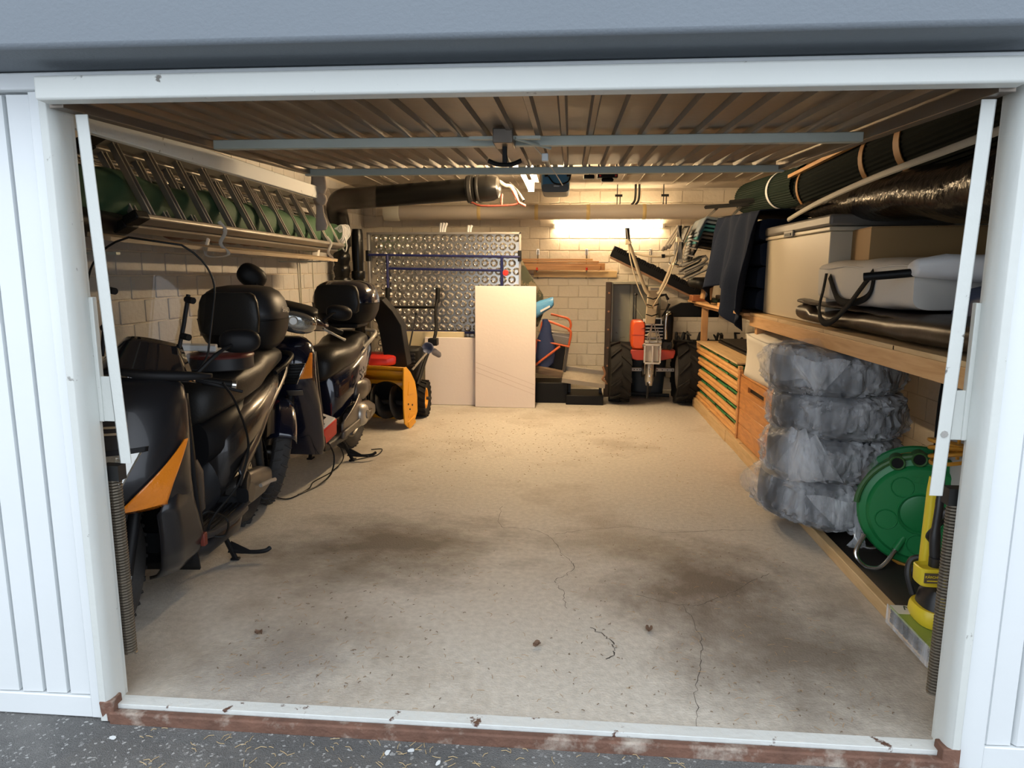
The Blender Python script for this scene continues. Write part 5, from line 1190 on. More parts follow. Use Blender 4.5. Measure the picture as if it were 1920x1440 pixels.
G().grid(lambda u, v: Vector(((u-.5)*.37, -.275-.10*v, .22+.66*v)), 12, 12).obj('leg_shield', M_plas, s2, solid=.03, smooth=60)
G().lathe([(0, -.004), (.008, -.004), (.008, 0)], 12, (.17, -.35, .60), 'y').obj('screw', M_steel, s2)
# handlebar cowl with the headlight
cw = gmu().loft([sq((0, y, z), a, h, 2.4, 34) for y, z, a, h in ((-.535, 1.035, .075, .04), (-.52, 1.035, .115, .062), (-.47, 1.045, .135, .075), (-.40, 1.05, .14, .07), (-.33, 1.04, .12, .055), (-.28, 1.03, .08, .035))]).obj('headlight_cowl', M_navyp, s2, smooth=70)
gmu().loft([sq((0, y, 1.030-.1*(y+.53)), a, h, 2.3, 34) for y, a, h in ((-.565, .02, .016), (-.562, .07, .040), (-.552, .105, .056), (-.53, .122, .066), (-.50, .128, .070))]).obj('headlight', M_glass, cw, smooth=70)
gmu().lathe([(.0, .0), (.022, .0), (.026, .006), (.030, .0)], 24, (-.03, -.572, 1.035), 'y').obj('bulb_ring', M_steel, cw)
gmu().loft([sq((0, y, z), a, .022, 3, 30) for y, z, a in ((-.535, 1.085, .08), (-.50, 1.100, .12), (-.42, 1.115, .135), (-.33, 1.10, .10), (-.29, 1.085, .06))]).obj('meter_visor', M_black, cw, smooth=70)
for s in (-1, 1):
    gmu().loft([sq((s*x, y, z), h, h, 2.2, 14, (0, 1, 0), (0, 0, 1)) for x, y, z, h in ((.11, -.42, 1.03, .05), (.17, -.39, 1.025, .038), (.23, -.36, 1.02, .026))]).obj('cowl_arm', M_navyp, cw, smooth=70)
    gmu().tube([(s*.22, -.36, 1.02), (s*.34, -.315, 1.005)], .019, 12).obj('grip', M_black, cw)
    gmu().tube(smoothpath([(s*.20, -.40, 1.01), (s*.27, -.40, .99), (s*.36, -.36, .965)], 4), [.008]*4+[.007]*4+[.010], 8).obj('brake_lever', M_sil, cw)
mirror(s2, (.19, -.37, 1.06), (.30, -.30, 1.125), M_plas, MSU, .085, .050, .1); mirror(s2, (-.19, -.37, 1.06), (-.27, -.30, 1.22), M_plas, MSU, .088, .070, -.35)
# floor, body, seat
G().loft([sq((0, y, z), a, h, 4, 26) for y, z, a, h in ((-.30, .24, .15, .04), (-.2, .225, .185, .035), (.12, .225, .19, .035), (.2, .25, .16, .05))]).obj('floorboard', M_plasg, s2, smooth=50)
bd = G().loft([sq((0, y, z), a, h, 2.5, 34) for y, z, a, h in ((.08, .48, .10, .21), (.14, .50, .15, .22), (.32, .56, .18, .20), (.55, .64, .185, .165), (.78, .73, .16, .12), (.95, .80, .11, .08), (1.03, .83, .05, .045))]).obj('rear_body', M_navyp, s2, smooth=60)
text('lettering', 'SH', M_sil, bd, frame((.190, .50, .615), (.0, 1, .25), (.15, -.25, 1)), .10, shear=.25)
seat = G().loft([sq((0, y, z), a, h, 2.6, 32) for y, z, a, h in ((.00, .70, .07, .07), (.03, .72, .12, .10), (.14, .75, .155, .11), (.34, .765, .17, .095), (.48, .785, .17, .085), (.56, .83, .165, .08), (.74, .85, .15, .07), (.86, .855, .10, .045))]).obj('seat', M_seat, s2, smooth=70)
for s in (-1, 1):
    G().tube(smoothpath([(s*.155, .62, .80), (s*.185, .74, .86), (s*.17, .88, .90), (s*.06, .97, .91)], 5), .016, 10, flat=.7).obj('grab_rail', M_sil, s2)
    G().grid(lambda u, v: Vector((s*(.185+.02*math.sin(PI*u)), .02+.42*u, .27+.09*u*u+v*(.06+.20*u*(1-.5*u)))), 14, 8).obj('side_cover', M_satin, s2, solid=.012, smooth=70)
    G().grid(lambda u, v: Vector((s*(.20+.01*v), -.02+.62*u, .235+.045*u+.05*v)), 12, 4).obj('lower_trim', M_satin, s2, solid=.02, smooth=70)
en = G().loft([sq((.15, y, z), .045, h, 3, 24) for y, z, h in ((.26, .31, .05), (.32, .31, .09), (.50, .31, .095), (.66, .305, .08), (.74, .30, .05))]).obj('drive_case', M_satin, s2, smooth=50)
G().lathe([(.0, .062), (.045, .062), (.07, .052), (.085, .03), (.088, .0)], 28, (.18, .40, .325), 'x').obj('round_cover', M_sil, en)
G().lathe([(.0, .07), (.03, .07), (.034, .06)], 20, (.18, .40, .325), 'x').obj('cap', M_satin, en)
G().loft([sq((.155, y, z), a, h, 2.6, 22) for y, z, a, h in ((.34, .50, .02, .03), (.37, .50, .05, .075), (.50, .50, .06, .085), (.62, .50, .05, .065), (.66, .50, .02, .03))]).obj('air_box', M_satin, s2, smooth=60)
G().loft([sq((0, y, .30), .09, .09, 2.6, 20) for y in (.18, .35, .55)]).obj('crankcase', M_alloy, s2, smooth=60)
for s in (-1, 1): G().tube([(s*.12, .70, .32), (s*.12, .64, .66)], [.02, .026], 12).obj('shock_absorber', M_blackm, s2)
fender(s2, (0, .665, .30), .30, .13, math.radians(-15), math.radians(115), M_plas, None, .03).name = 'rear_mudguard'
stand(s2, .22)
G().tube(smoothpath([(-.16, .3, .26), (-.2, .5, .28), (-.2, .95, .36)], 4), [.02]*4+[.05]*5, 14).obj('exhaust', M_satin, s2)
tc2 = topcase(s2, (0, .70, .985), .245, .20, .325, M_plas, M_navyp, True)
# battery charger on its floor
M_red = mat('charger_red', (.55, .03, .02), .35); M_wht = mat('charger_white', (.66, .64, .58), .4)
t = thing('battery_charger', 'red and white battery charger standing on the navy scooter floor', 'charger', (-1.66, 2.55, .26))
g = G(); MC = Matrix.Translation((-1.615, 2.42, .345)) @ E(.35, .25, -.2).to_4x4(); g.M = MC; g.box((0, 0, 0), (.13, .16, .13)); g.obj('case', M_red, t, bevel=.012)
g = G(); g.M = MC; g.box((0, 0, .067), (.115, .14, .012)); fp = g.obj('face_plate', M_wht, t, bevel=.003)
g = G(); g.M = MC; g.box((-.02, .02, .0745), (.05, .045, .004)); g.obj('meter', M_black, fp)
g = G(); g.M = MC; g.box((.03, -.035, .0745), (.015, .02, .006)); g.obj('switch', M_black, fp)
t = thing('charger_cable', 'thin black cable trailing from the charger over the floor', 'cable', (-1.6, 2.5, .006))
G().tube(smoothpath([(-1.61, 2.40, .30), (-1.575, 2.42, .25), (-1.555, 2.46, .15), (-1.56, 2.40, .05), (-1.60, 2.28, .008), (-1.64, 2.14, .006), (-1.66, 2.08, .006)], 8), .0055, 6).obj('cable', M_black, t)
G().tube(smoothpath([(-1.63, 2.70, .22), (-1.60, 2.78, .06), (-1.62, 2.60, .007), (-1.66, 2.35, .006), (-1.64, 2.2, .006), (-1.69, 2.0, .006), (-1.83, 2.05, .006)], 8), .004, 6).obj('cable', M_black, t)
G().tube(smoothpath([(-1.58, 2.85, .007), (-1.50, 2.96, .006), (-1.43, 3.05, .006), (-1.44, 3.22, .006), (-1.52, 3.2, .006)], 8), .004, 6).obj('cable', M_black, t)
# ================================================================== BACK OF THE GARAGE
M_dimp = mat('dimpled_aluminium', (.62, .59, .53), .24, .95, var=.06, vscale=9)
M_blueF = mat('dark_blue_tube', (.010, .014, .085), .35)
t = thing('tennis_table', 'table tennis half standing upright, its dimpled metal underside and blue frame showing', 'table', (-1.3, 5.25, 0))
TX0, TX1, TZ0, TZ1, TY = -2.105, -.500, .36, 1.775, 5.25
sheet = G().b2((TX0+.02, TY, TZ0+.02), (TX1-.02, TY+.012, TZ1-.02)).obj('metal_sheet', M_dimp, t)
dm = None
pz, px_ = .0835, .0925
rows = int((TZ1-TZ0-.06)/pz)
for k in range(rows):
    z = TZ1-.062-k*pz; off = 0 if k % 2 == 0 else .5
    for i in range(17 if k % 2 == 0 else 16):
        x = TX0+.078+(i+off)*px_
        if dm is None:
            o = G().lathe([(.0395, -.0005), (.037, -.003), (.030, -.012), (.022, -.020), (.0195, -.0185), (.018, -.0165), (0, -.0165)], 22, (0, 0, 0), 'y').obj('dimple', M_dimp, None, smooth=50); dm = o.data; o.parent = sheet; o.location = (x-t.location.x, TY-t.location.y, z)
        else: piece('dimple', dm, sheet, (x, TY, z))
for a, b in (((TX0, TZ1-.022), (TX1, TZ1)), ((TX0, TZ0), (TX1, TZ0+.022)), ((TX0, TZ0), (TX0+.022, TZ1)), ((TX1-.022, TZ0), (TX1, TZ1))): G().b2((a[0], TY-.022, a[1]), (b[0], TY+.02, b[1])).obj('edge_frame', M_alu, t, bevel=.002)
for a, b in (((TX0+.02, 1.545), (TX1-.01, 1.525)), ((-1.885, 1.405), (-.695, 1.388)), ((-1.88, .755), (-.69, .745))): G().tube([(a[0], TY-.045, a[1]), (b[0], TY-.045, b[1])], .013, 10).obj('frame_tube', M_blueF, t)
for x, z0, z1 in ((-1.885, .62, 1.545), (-.695, .62, 1.53)): G().tube([(x, TY-.05, z0), (x, TY-.05, z1)], .014, 10).obj('frame_tube', M_blueF, t)
for x in (TX0+.012, TX1-.012): G().b2((x-.018, TY-.055, 1.48), (x+.018, TY-.01, 1.59)).obj('hinge', M_black, t, bevel=.004)
G().lathe([(0, -.012), (.028, -.010), (.031, 0), (0, 0)], 20, (-.655, TY-.05, 1.365), 'y').obj('red_reflector', M_red, t)
G().tube([(-1.885, TY-.06, 1.10), (-1.885, TY-.06, .90)], .018, 10).obj('grey_leg', M_alu, t)
for x in (-1.9, -.7):
    G().tube([(x, TY-.02, .62), (x, TY-.06, .03)], .014, 8).obj('leg', M_blueF, t); G().lathe([(.0, -.012), (.04, -.012), (.045, 0), (.04, .012), (0, .012)], 18, (x, TY-.06, .045), 'x').obj('castor', M_black, t)
for x, n in ((-1.32, 3), (-1.03, 2)):
    for i in range(n): G().tube(smoothpath([(x+.02*i-.02, 5.29, 1.60), (x+.022*i-.02, 5.285, 1.79), (x+.03*i-.01, 5.28, 1.82+.025*(n-1))], 4), .013, 7).obj('rope_end', M_cloth, t)
M_foam = mat('pink_white_foam', (.76, .68, .64), .7, var=.03, vscale=3, bump=.12, bscale=35)
t = thing('foam_board', 'tall pale pink foam board leaning in front of the dimpled panel', 'board', (-.64, 5.0, 0))
g = G(); g.M = Matrix.Translation((-.641, 5.0, 0)) @ E(-.035).to_4x4(); g.b2((-.308, 0, .002), (.308, .055, 1.235)); tf = g.obj('board', M_foam, t, bevel=.004)
g = G(); g.M = Matrix.Translation((-.641, 5.0, 0)) @ E(-.035).to_4x4()
for i in range(3): g.add([(-.30, -.0012, .46-.05*i), (.30, -.0012, .24-.05*i), (.30, -.0012, .243-.05*i), (-.30, -.0012, .464-.05*i)], [(0, 1, 2, 3)])
g.obj('scratches', mat('foam_scratch', (.55, .45, .40), .8), t)['kind'] = 'stuff'
t = thing('foam_board', 'short wide foam board standing behind the yellow snow blower wheel', 'board', (-1.2, 5.09, 0))
g = G(); g.M = Matrix.Translation((-1.22, 5.085, 0)) @ E(-.02).to_4x4(); g.b2((-.265, 0, .002), (.262, .05, .705)); g.obj('board', M_foam, t, bevel=.004)
t = thing('cream_panel', 'cream plastic panel with a rounded hole behind the snow blower', 'panel', (-1.5, 5.16, .0))
G().prism([(-1.72, .1), (-1.46, .1), (-1.46, .60), (-1.43, .68), (-1.37, .70), (-1.08, .70), (-1.08, .76), (-1.72, .76)], 5.15, 5.18, 'y').obj('panel', mat('cream_plastic', (.60, .52, .33), .45), t, bevel=.006)

# ---- snow blower
M_sy = mat('snow_blower_yellow', (.72, .33, .012), .35, var=.06, vscale=7)
t = thing('snow_blower', 'yellow and black snow blower behind the navy scooter', 'snow blower', (-1.7, 4.2, 0))
HX0, HX1 = -1.98, -1.425
side = [(3.90, .545), (3.95, .555), (4.03, .50), (4.12, .40), (4.16, .27), (4.16, .12), (4.10, .05), (4.02, .012), (3.96, .012), (3.90, .06), (3.885, .20), (3.89, .42)]
for x in (HX0, HX1): G().prism(side, x-.006, x+.006, 'x').obj('side_plate', M_sy, t, bevel=.003)
for z0, z1, dy in ((.30, .42, .02), (.10, .14, .03)): G().prism([(3.96, z0), (4.08, z0), (4.06+dy, z0+.02), (3.99, z1)], HX1+.005, HX1+.010, 'x').obj('embossing', M_sy, t, bevel=.002)
for y, z in ((3.97, .22), (4.05, .20), (4.0, .17)): G().lathe([(0, .006), (.008, .006), (.010, 0)], 10, (HX1+.005, y, z), 'x').obj('bolt', M_blackm, t)
G().box((HX1+.008, 4.03, .045), (.012, .14, .075), (.3, 0, 0)).obj('skid_shoe', M_sy, t, bevel=.006)
prof = [(3.93, .552), (4.03, .50), (4.12, .40), (4.16, .27), (4.16, .12), (4.10, .05)]
g = G()
for (a, b), (c_, d) in zip(prof, prof[1:]): g.add([(HX0, a, b), (HX1, a, b), (HX1, c_, d), (HX0, c_, d)], [(0, 1, 2, 3)])
g.obj('housing_back', M_sy, t, solid=.006)
G().lathe([(.0, 0), (.17, 0), (.17, .10)], 30, (-1.70, 4.08, .22), 'y').obj('impeller_mouth', M_black, t)
G().tube([(HX0+.01, 4.0, .22), (HX1-.01, 4.0, .22)], .022, 10).obj('auger_shaft', M_blackm, t)
for s, x0 in ((1, -1.93), (-1, -1.47)):
    vs = []; n = 40
    for i in range(n+1):
        a = 2*PI*1.6*i/n*s; x = x0+s*.22*i/n; vs += [(x, 4.0+.03*math.cos(a), .22+.03*math.sin(a)), (x, 4.0+.15*math.cos(a), .22+.15*math.sin(a))]
    G().add(vs, [(2*i, 2*i+1, 2*i+3, 2*i+2) for i in range(n)]).obj('auger_blade', M_blackm, t, solid=.008)
Rh = Matrix.Rotation(-.22, 4, 'Z'); pv = Vector((HX1, 3.89, 0))-t.location; pv.z = 0
for o in t.children:
    for v in o.data.vertices: v.co = pv+Rh @ (v.co-pv)
G().loft([sq((-1.70, y, z), a, h, 5, 24) for y, z, a, h in ((4.05, .58, .10, .03), (4.08, .59, .16, .045), (4.25, .60, .16, .05), (4.30, .56, .12, .04))]).obj('red_belt_cover', M_red, t, smooth=40)
ch_ = G().loft([[Vector(p) for p in q] for q in ([(-1.64, 4.12, .54), (-1.44, 4.12, .54), (-1.44, 4.30, .54), (-1.64, 4.30, .54)], [(-1.70, 4.13, .90), (-1.49, 4.13, .90), (-1.49, 4.30, .90), (-1.70, 4.30, .90)], [(-1.76, 4.10, 1.06), (-1.56, 4.10, 1.03), (-1.56, 4.27, 1.03), (-1.76, 4.27, 1.06)], [(-1.78, 4.02, 1.14), (-1.63, 4.02, 1.13), (-1.63, 4.16, 1.15), (-1.78, 4.16, 1.16)])]); ch_.obj('chute', M_black, t, bevel=.006)
G().loft([sq((-1.58, 4.55, z), a, b, 4, 24, (1, 0, 0), (0, 1, 0)) for z, a, b in ((.34, .15, .15), (.48, .17, .17), (.56, .18, .17), (.64, .18, .17), (.66, .16, .15))]).obj('engine', M_black, t, smooth=40)
for k in range(4): G().b2((-1.74, 4.38, .50+.035*k), (-1.43, 4.40, .515+.035*k)).obj('cooling_fin', M_blackm, t)
G().tube(smoothpath([(-1.45, 4.36, .47), (-1.40, 4.45, .54), (-1.36, 4.58, .60)], 4), .010, 8).obj('fuel_line', M_alu, t)
G().lathe([(.0, .0), (.045, .0), (.055, -.06), (.056, -.09), (.05, -.09), (.0, -.03)], 22, (-1.36, 4.72, .645), 'y').obj('headlamp', mat('lamp_blue_grey', (.10, .12, .20), .35), t)
G().loft([sq((-1.31, 4.72, .60-.0*k), .03, .035, 2.3, 16) for k in (0,)]+[sq((-1.27, 4.74, .57), .025, .03, 2.3, 16)]).obj('lamp_socket', mat('lamp_grey', (.16, .15, .16), .4), t)
G().b2((-1.37, 4.70, .66), (-1.28, 4.80, .73)).obj('bracket', M_black, t, bevel=.006)
G().tube([(-1.55, 4.70, .66), (-1.49, 4.74, .96)], .008, 8).obj('shift_lever', M_blackm, t); G().lathe([(0, -.02), (.02, 0), (0, .02)], 12, (-1.49, 4.74, .97), 'z').obj('knob', M_black, t)
for s, x0, x1 in ((-1, -1.80, -1.84), (1, -1.40, -1.325)):
    hd = G().tube(smoothpath([(x0, 4.35, .33), (x0+.03, 4.6, .55), ((x0+x1)/2+.04, 4.85, .76), (x1-.01, 4.95, 1.0), (x1, 5.0, 1.10)], 5), .017, 10).obj('handle_tube', M_black, t)
    G().tube([(x1, 5.0, 1.06), (x1, 5.02, 1.21)], .024, 12).obj('grip', M_black, hd)
G().tube([(-1.84, 4.96, 1.02), (-1.33, 4.96, 1.02)], .013, 8).obj('crossbar', M_black, t)
G().lathe([(.018, 0), (.022, .0), (.022, .02)], 14, (-1.29, 4.96, .99), 'y').obj('ring', M_steel, t)
def lugwheel(t, name, c, r, w_, mt, mr, lugs, rr_=.55, big=False):
    c = Vector(c); k = w_/2
    ty = G().lathe([(r*rr_, -k*.7), (r*.80, -k), (r*.90, -k*.96), (r*.925, -k*.6), (r*.93, 0), (r*.925, k*.6), (r*.90, k*.96), (r*.80, k), (r*rr_, k*.7), (r*rr_-.004, 0), (r*rr_, -k*.7)], 48, c, 'x').obj(name, mt, t)
    base = None
    for i in range(lugs):
        a = 2*PI*i/lugs
        for s in (-1, 1):
            aa = a+(PI/lugs if s > 0 else 0); da = (.20 if big else .12)
            g = G(); vs = []
            for q, (xx, an, ww) in enumerate(((s*k*.02, aa, .020 if big else .012), (s*k*1.0, aa+da*1.5, .026 if big else .014))):
                for e in (-1, 1):
                    for rad in (r*.91 if q == 0 else r*.86, r*1.0 if q == 0 else r*.985):
                        an2 = an+e*ww/r; vs.append(c+Vector((xx, -rad*math.sin(an2)*1.0, rad*math.cos(an2))))
            g.add(vs, [(0, 1, 3, 2), (4, 6, 7, 5), (0, 4, 5, 1), (2, 3, 7, 6), (1, 5, 7, 3), (0, 2, 6, 4)]); g.obj('lug', mt, ty, smooth=0)
    G().lathe([(r*rr_+.005, k*.72), (r*rr_-.012, k*.70), (r*rr_-.02, k*.2), (r*.3, k*.15), (r*.22, k*.45), (0, k*.45)], 32, c, 'x').obj('rim', mr, ty)
    G().lathe([(r*rr_+.005, -k*.72), (r*rr_-.012, -k*.70), (r*rr_-.02, -k*.2), (r*.3, -k*.15), (r*.22, -k*.45), (0, -k*.45)], 32, c, 'x').obj('rim', mr, ty)
    return ty
w1 = lugwheel(t, 'wheel', (-1.40, 4.50, .178), .178, .13, M_lugr, M_sy, 18)
G().tube([(-1.35, 4.50, .178), (-1.315, 4.50, .178)], .016, 10).obj('axle_pin', M_blackm, w1)
lugwheel(t, 'wheel', (-1.86, 4.50, .178), .178, .13, M_lugr, M_sy, 18)
G().b2((-1.80, 4.2, .22), (-1.46, 4.75, .36)).obj('chassis', M_blackm, t, bevel=.01)

# ---- planks on the wall hooks
M_bplank = wood('brown_plank', (.50, .26, .085), (.34, .15, .045), (1.2, 14, 14), .45)
M_pplank = wood('pale_plank', (.62, .46, .24), (.54, .38, .18), (1.2, 14, 14), .6)
for x0, x1, z0, z1, y0, y1, lb in ((-.75, .345, 1.395, 1.452, 6.10, 6.13, 'brown plank lying foremost on the wall hooks'), (-.75, .40, 1.395, 1.475, 6.14, 6.17, 'brown plank a little longer than the foremost one on the wall hooks'),
                               (-.75, .33, 1.48, 1.50, 6.12, 6.18, 'thin brown board on top of the planks on the wall hooks'), (-.75, .26, 1.505, 1.525, 6.13, 6.19, 'thinnest short brown board topmost of the planks on the wall hooks')):
    tt = thing('plank', lb, 'plank', ((x0+x1)/2, y0, z0), group='brown planks on the wall hooks'); G().b2((x0, y0, z0), (x1, y1, z1)).obj('plank', M_bplank, tt, bevel=.003)
tt = thing('pale_board', 'pale wooden board on the back wall below the brown planks', 'board', (.08, 6.27, 1.31)); G().b2((-.42, 6.25, 1.313), (.545, 6.288, 1.388)).obj('board', M_pplank, tt, bevel=.003)
for x, lb in ((-.375, 'steel wall hook left of the two carrying the brown planks'), (.19, 'steel wall hook right of the two carrying the brown planks'), (.925, 'steel wall hook with a red tip carrying the long broom')):
    tt = thing('wall_hook', lb, 'hook', (x, 6.28, 1.39), group='steel wall hooks')
    G().b2((x-.016, 6.284, 1.57), (x+.016, 6.292, 1.64)).obj('plate', M_steel, tt, bevel=.002)
    G().tube([(x, 6.278, 1.63), (x, 6.278, 1.30)], .008, 8).obj('rod', M_steel, tt)
    G().tube(smoothpath([(x, 6.275, 1.38), (x, 6.18, 1.37), (x, 6.08, 1.375), (x, 6.06, 1.40)], 4), .009, 8).obj('arm', M_steel, tt)
    G().tube([(x, 6.06, 1.395), (x, 6.058, 1.425)], .011, 8).obj('red_tip', M_red, tt)
# ---- long broom
t = thing('broom_head', 'very long black bristle broom head hanging at a slant behind the handlebar', 'broom', (.9, 6.0, 1.2))
bx0, bx1 = Vector((.445, 5.98, 1.56)), Vector((1.45, 5.95, 1.08))
bar(G(), bx0-Vector((0, 0, .02)), bx1-Vector((0, 0, .02)), .05, .022, Vector((0, 0, 1))).obj('wooden_back', wood('broom_wood', (.30, .17, .09), (.2, .1, .05)), t)
rb = random.Random(5)
d = (bx1-bx0); up = Vector((d.z, 0, -d.x)).normalized(); up = up if up.z > 0 else -up
for i in range(46):
    p = bx0+d*((i+.5)/46)
    g = G(); g.tube([p, p+up*.055, p+up*(.112+rb.uniform(-.006, .008))], [.012, .017, .018], 6, flat=1.5); g.obj('bristle_tuft', M_black, t, smooth=60)
bar(G(), bx0+up*.03, bx1+up*.03, .052, .07, up).obj('bristle_core', M_black, t)
# ---- grey trailer tub standing on end
M_tub = mat('grey_tub_paint', (.26, .25, .19), .45, .15, var=.12, vscale=4, col2=(.12, .09, .06), c2scale=9, c2lo=.64, c2hi=.68)
t = thing('trailer_tub', 'grey metal trailer tub standing on end behind the tractor', 'trailer', (.7, 6.0, 0))
G().b2((.475, 5.95, .03), (1.02, 5.97, 1.235)).obj('floor_panel', M_tub, t)
G().prism([(.45, .0), (1.08, .0), (1.05, .65), (.95, .95), (.86, 1.18), (.78, 1.25), (.45, 1.27)], 6.20, 6.22, 'y').obj('back_panel', M_tub, t)
G().b2((.455, 5.75, .0), (.475, 6.2, 1.27)).obj('side_wall', M_tub, t, bevel=.004)
G().b2((.395, 5.72, .0), (.458, 5.78, 1.27)).obj('rusty_edge', mat('rusty_dark_edge', (.05, .035, .028), .7, .3, var=.4, vscale=20), t, bevel=.008)
G().b2((.475, 5.72, 1.245), (.80, 6.2, 1.272)).obj('top_flange', M_tub, t, bevel=.006)
G().b2((.675, 5.915, .0), (.712, 5.952, 1.25)).obj('corner_strip', M_tub, t, bevel=.006)
G().loft([[Vector((.80, y, 1.26)), Vector((.80, y+.02, 1.26))]+[Vector((.80+.28*math.sin(a), y+.02, 1.26-1.2*(1-math.cos(a))**.8)) for a in (.6, 1.0, 1.4)]+[Vector((.80+.28*math.sin(a), y, 1.26-1.2*(1-math.cos(a))**.8)) for a in (1.4, 1.0, .6)] for y in (5.75, 6.2)]).obj('curved_wall', M_tub, t)
for z0, z1 in ((1.0, .62),): G().add([(.72, 5.944, z0+.03), (.98, 5.944, z1+.03), (.98, 5.944, z1), (.72, 5.944, z0)], [(0, 1, 2, 3)]).obj('brace', M_tub, t, solid=.012)
for k in range(6): G().lathe([(0, -.008), (.010, -.006), (.012, 0)], 10, (.43, 5.72, .15+.2*k), 'y').obj('rivet', M_copper, t)

# ---- two-wheel tractor
M_or = mat('tractor_orange', (.66, .085, .012), .32, coat=.3, var=.05, vscale=8); M_orD = mat('tractor_red_deck', (.36, .035, .015), .4, var=.15, vscale=9)
M_bei = mat('beige_paint', (.50, .42, .29), .5, .1, var=.1, vscale=12)
M_alm = mat('cast_aluminium', (.62, .58, .50), .38, .7, var=.25, vscale=14)
t = thing('walking_tractor', 'orange two wheeled walking tractor with big lugged tyres and beige handlebars', 'tractor', (.88, 5.45, 0))
lugwheel(t, 'wheel', (.545, 5.45, .327), .327, .215, M_lugr, M_bei, 11, .52, True)
lugwheel(t, 'wheel', (1.235, 5.45, .330), .330, .225, M_lugr, M_bei, 11, .52, True)
for x0, x1 in ((.65, .78), (.92, 1.12)):
    ax = G().b2((x0, 5.43, .335), (x1, 5.47, .375)).obj('axle', M_alu, t, bevel=.004)
    for i in range(4): G().lathe([(0, -.003), (.006, -.003), (.006, 0)], 8, (x0+.02+i*(x1-x0-.04)/3, 5.43, .355), 'y').obj('hole', M_black, ax)
G().loft([sq((x, 5.42, .35), r, r, 2, 28, (0, 1, 0), (0, 0, 1)) for x, r in ((.775, .05), (.78, .078), (.79, .078), (.80, .06), (.825, .085), (.875, .085), (.90, .06), (.91, .078), (.92, .078), (.925, .05))]).obj('differential', M_alloy, t)
G().loft([sq((.85, 5.36, z), a, b, 3, 22, (1, 0, 0), (0, 1, 0)) for z, a, b in ((.20, .035, .05), (.26, .045, .06), (.34, .04, .07), (.44, .035, .06), (.52, .03, .05))]).obj('gear_housing', M_alm, t, smooth=50)
for z in (.235, .30, .38): G().lathe([(0, -.012), (.014, -.010), (.016, 0)], 10, (.85, 5.30, z), 'y').obj('bolt', M_steel, t)
G().tube([(.835, 5.3, .24), (.828, 5.30, .07)], .012, 8).obj('prop_leg', M_blackm, t)
G().tube([(.87, 5.34, .24), (.862, 5.34, .12)], .008, 8).obj('prop_leg', M_blackm, t)
for x in (.79, .84, .845+.03): G().tube([(x, 5.25, .49), (x+.005, 5.28, .33)], .006, 8).obj('linkage_rod', M_alu, t)
hg = G(); fr = [(.758, .655), (.945, .655), (.945, .67), (.758, .67)]
for a, b in (((.762, .465), (.780, .655)), ((.918, .465), (.936, .655)), ((.762, .64), (.936, .66)), ((.775, .452), (.925, .470)), ((.840, .47), (.858, .65))): G().b2((a[0], 5.13, a[1]), (b[0], 5.16, b[1])).obj('hitch_bar', M_alm, t, bevel=.003)
G().b2((.785, 5.17, .475), (.915, 5.19, .645)).obj('hitch_plate', mat('pale_plate', (.50, .45, .38), .5), t)
# deck and cowl
G().prism([(.640, .585), (1.095, .585), (1.095, .55), (1.08, .50), (.95, .475), (.70, .475), (.655, .49), (.640, .55)], 5.25, 5.6, 'y').obj('deck', M_orD, t, bevel=.008)
G().loft([sq((.715, y, .735), a, h, 5, 26) for y, a, h in ((5.24, .055, .13), (5.26, .068, .145), (5.5, .07, .15), (5.54, .06, .13))]).obj('engine_cowl', M_or, t, smooth=45)
G().b2((.648, 5.236, .735), (.775, 5.242, .742)).obj('cowl_crease', M_orD, t)
G().prism([(.735, .80), (.765, .815), (.80, .80), (.765, .808)], 5.228, 5.236, 'y').obj('emblem', M_black, t)
G().loft([sq((.88, y, .74), a, h, 4, 26) for y, a, h in ((5.30, .10, .12), (5.34, .13, .15), (5.6, .13, .15))]).obj('engine_block', M_black, t, smooth=40)
for k in range(5): G().b2((.775, 5.275, .70+.034*k), (.965, 5.31, .712+.034*k)).obj('cooling_fin', M_alm, t, bevel=.002)
G().b2((.79, 5.22, .845), (.945, 5.26, .915)).obj('tool_frame', M_alm, t, bevel=.004); G().b2((.81, 5.215, .855), (.93, 5.222, .905)).obj('frame_opening', M_black, t)
G().b2((.755, 5.24, .875), (.80, 5.27, .905)).obj('bracket', M_alm, t, bevel=.003)
G().tube([(.78, 5.25, .665), (.95, 5.25, .67)], .026, 14).obj('clutch_tube', M_alm, t); G().tube([(.76, 5.27, .63), (.80, 5.25, .64)], .03, 14).obj('clutch_drum', M_alloy, t)
G().prism([(.775, .735), (.83, .77), (.90, .765), (.93, .73), (.85, .715)], 5.235, 5.25, 'y').obj('lever_plate', M_bei, t, bevel=.003)
G().prism([(.86, .66), (.95, .60), (.94, .59), (.85, .645)], 5.19, 5.20, 'y').obj('lever_plate', M_alm, t)
for a, b in (((.85, 5.20, .90), (.82, 5.21, .65)), ((.86, 5.20, .88), (.91, 5.21, .66)), ((.84, 5.20, .84), (.80, 5.22, .69)), ((.90, 5.2, .80), (.93, 5.21, .70))): G().tube([a, b], .006, 6).obj('linkage_rod', M_alu, t)
G().loft([sq((1.02, 5.30, z), a, b, 3, 22, (1, 0, 0), (0, 1, 0)) for z, a, b in ((.66, .03, .03), (.70, .045, .05), (.90, .05, .055), (.965, .045, .05), (.985, .02, .03))]).obj('air_filter', M_black, t, smooth=60)
G().tube(smoothpath([(.99, 5.24, .70), (.985, 5.235, .85), (.995, 5.24, .945), (1.03, 5.25, .965)], 4), .016, 12).obj('chrome_pipe', M_steel, t)
G().b2((.96, 5.26, .60), (1.06, 5.36, .67)).obj('battery_box', M_blackm, t, bevel=.006); G().lathe([(0, -.03), (.02, -.03), (.022, 0), (.02, .02)], 12, (1.03, 5.25, .615), 'y').obj('cap', M_black, t)
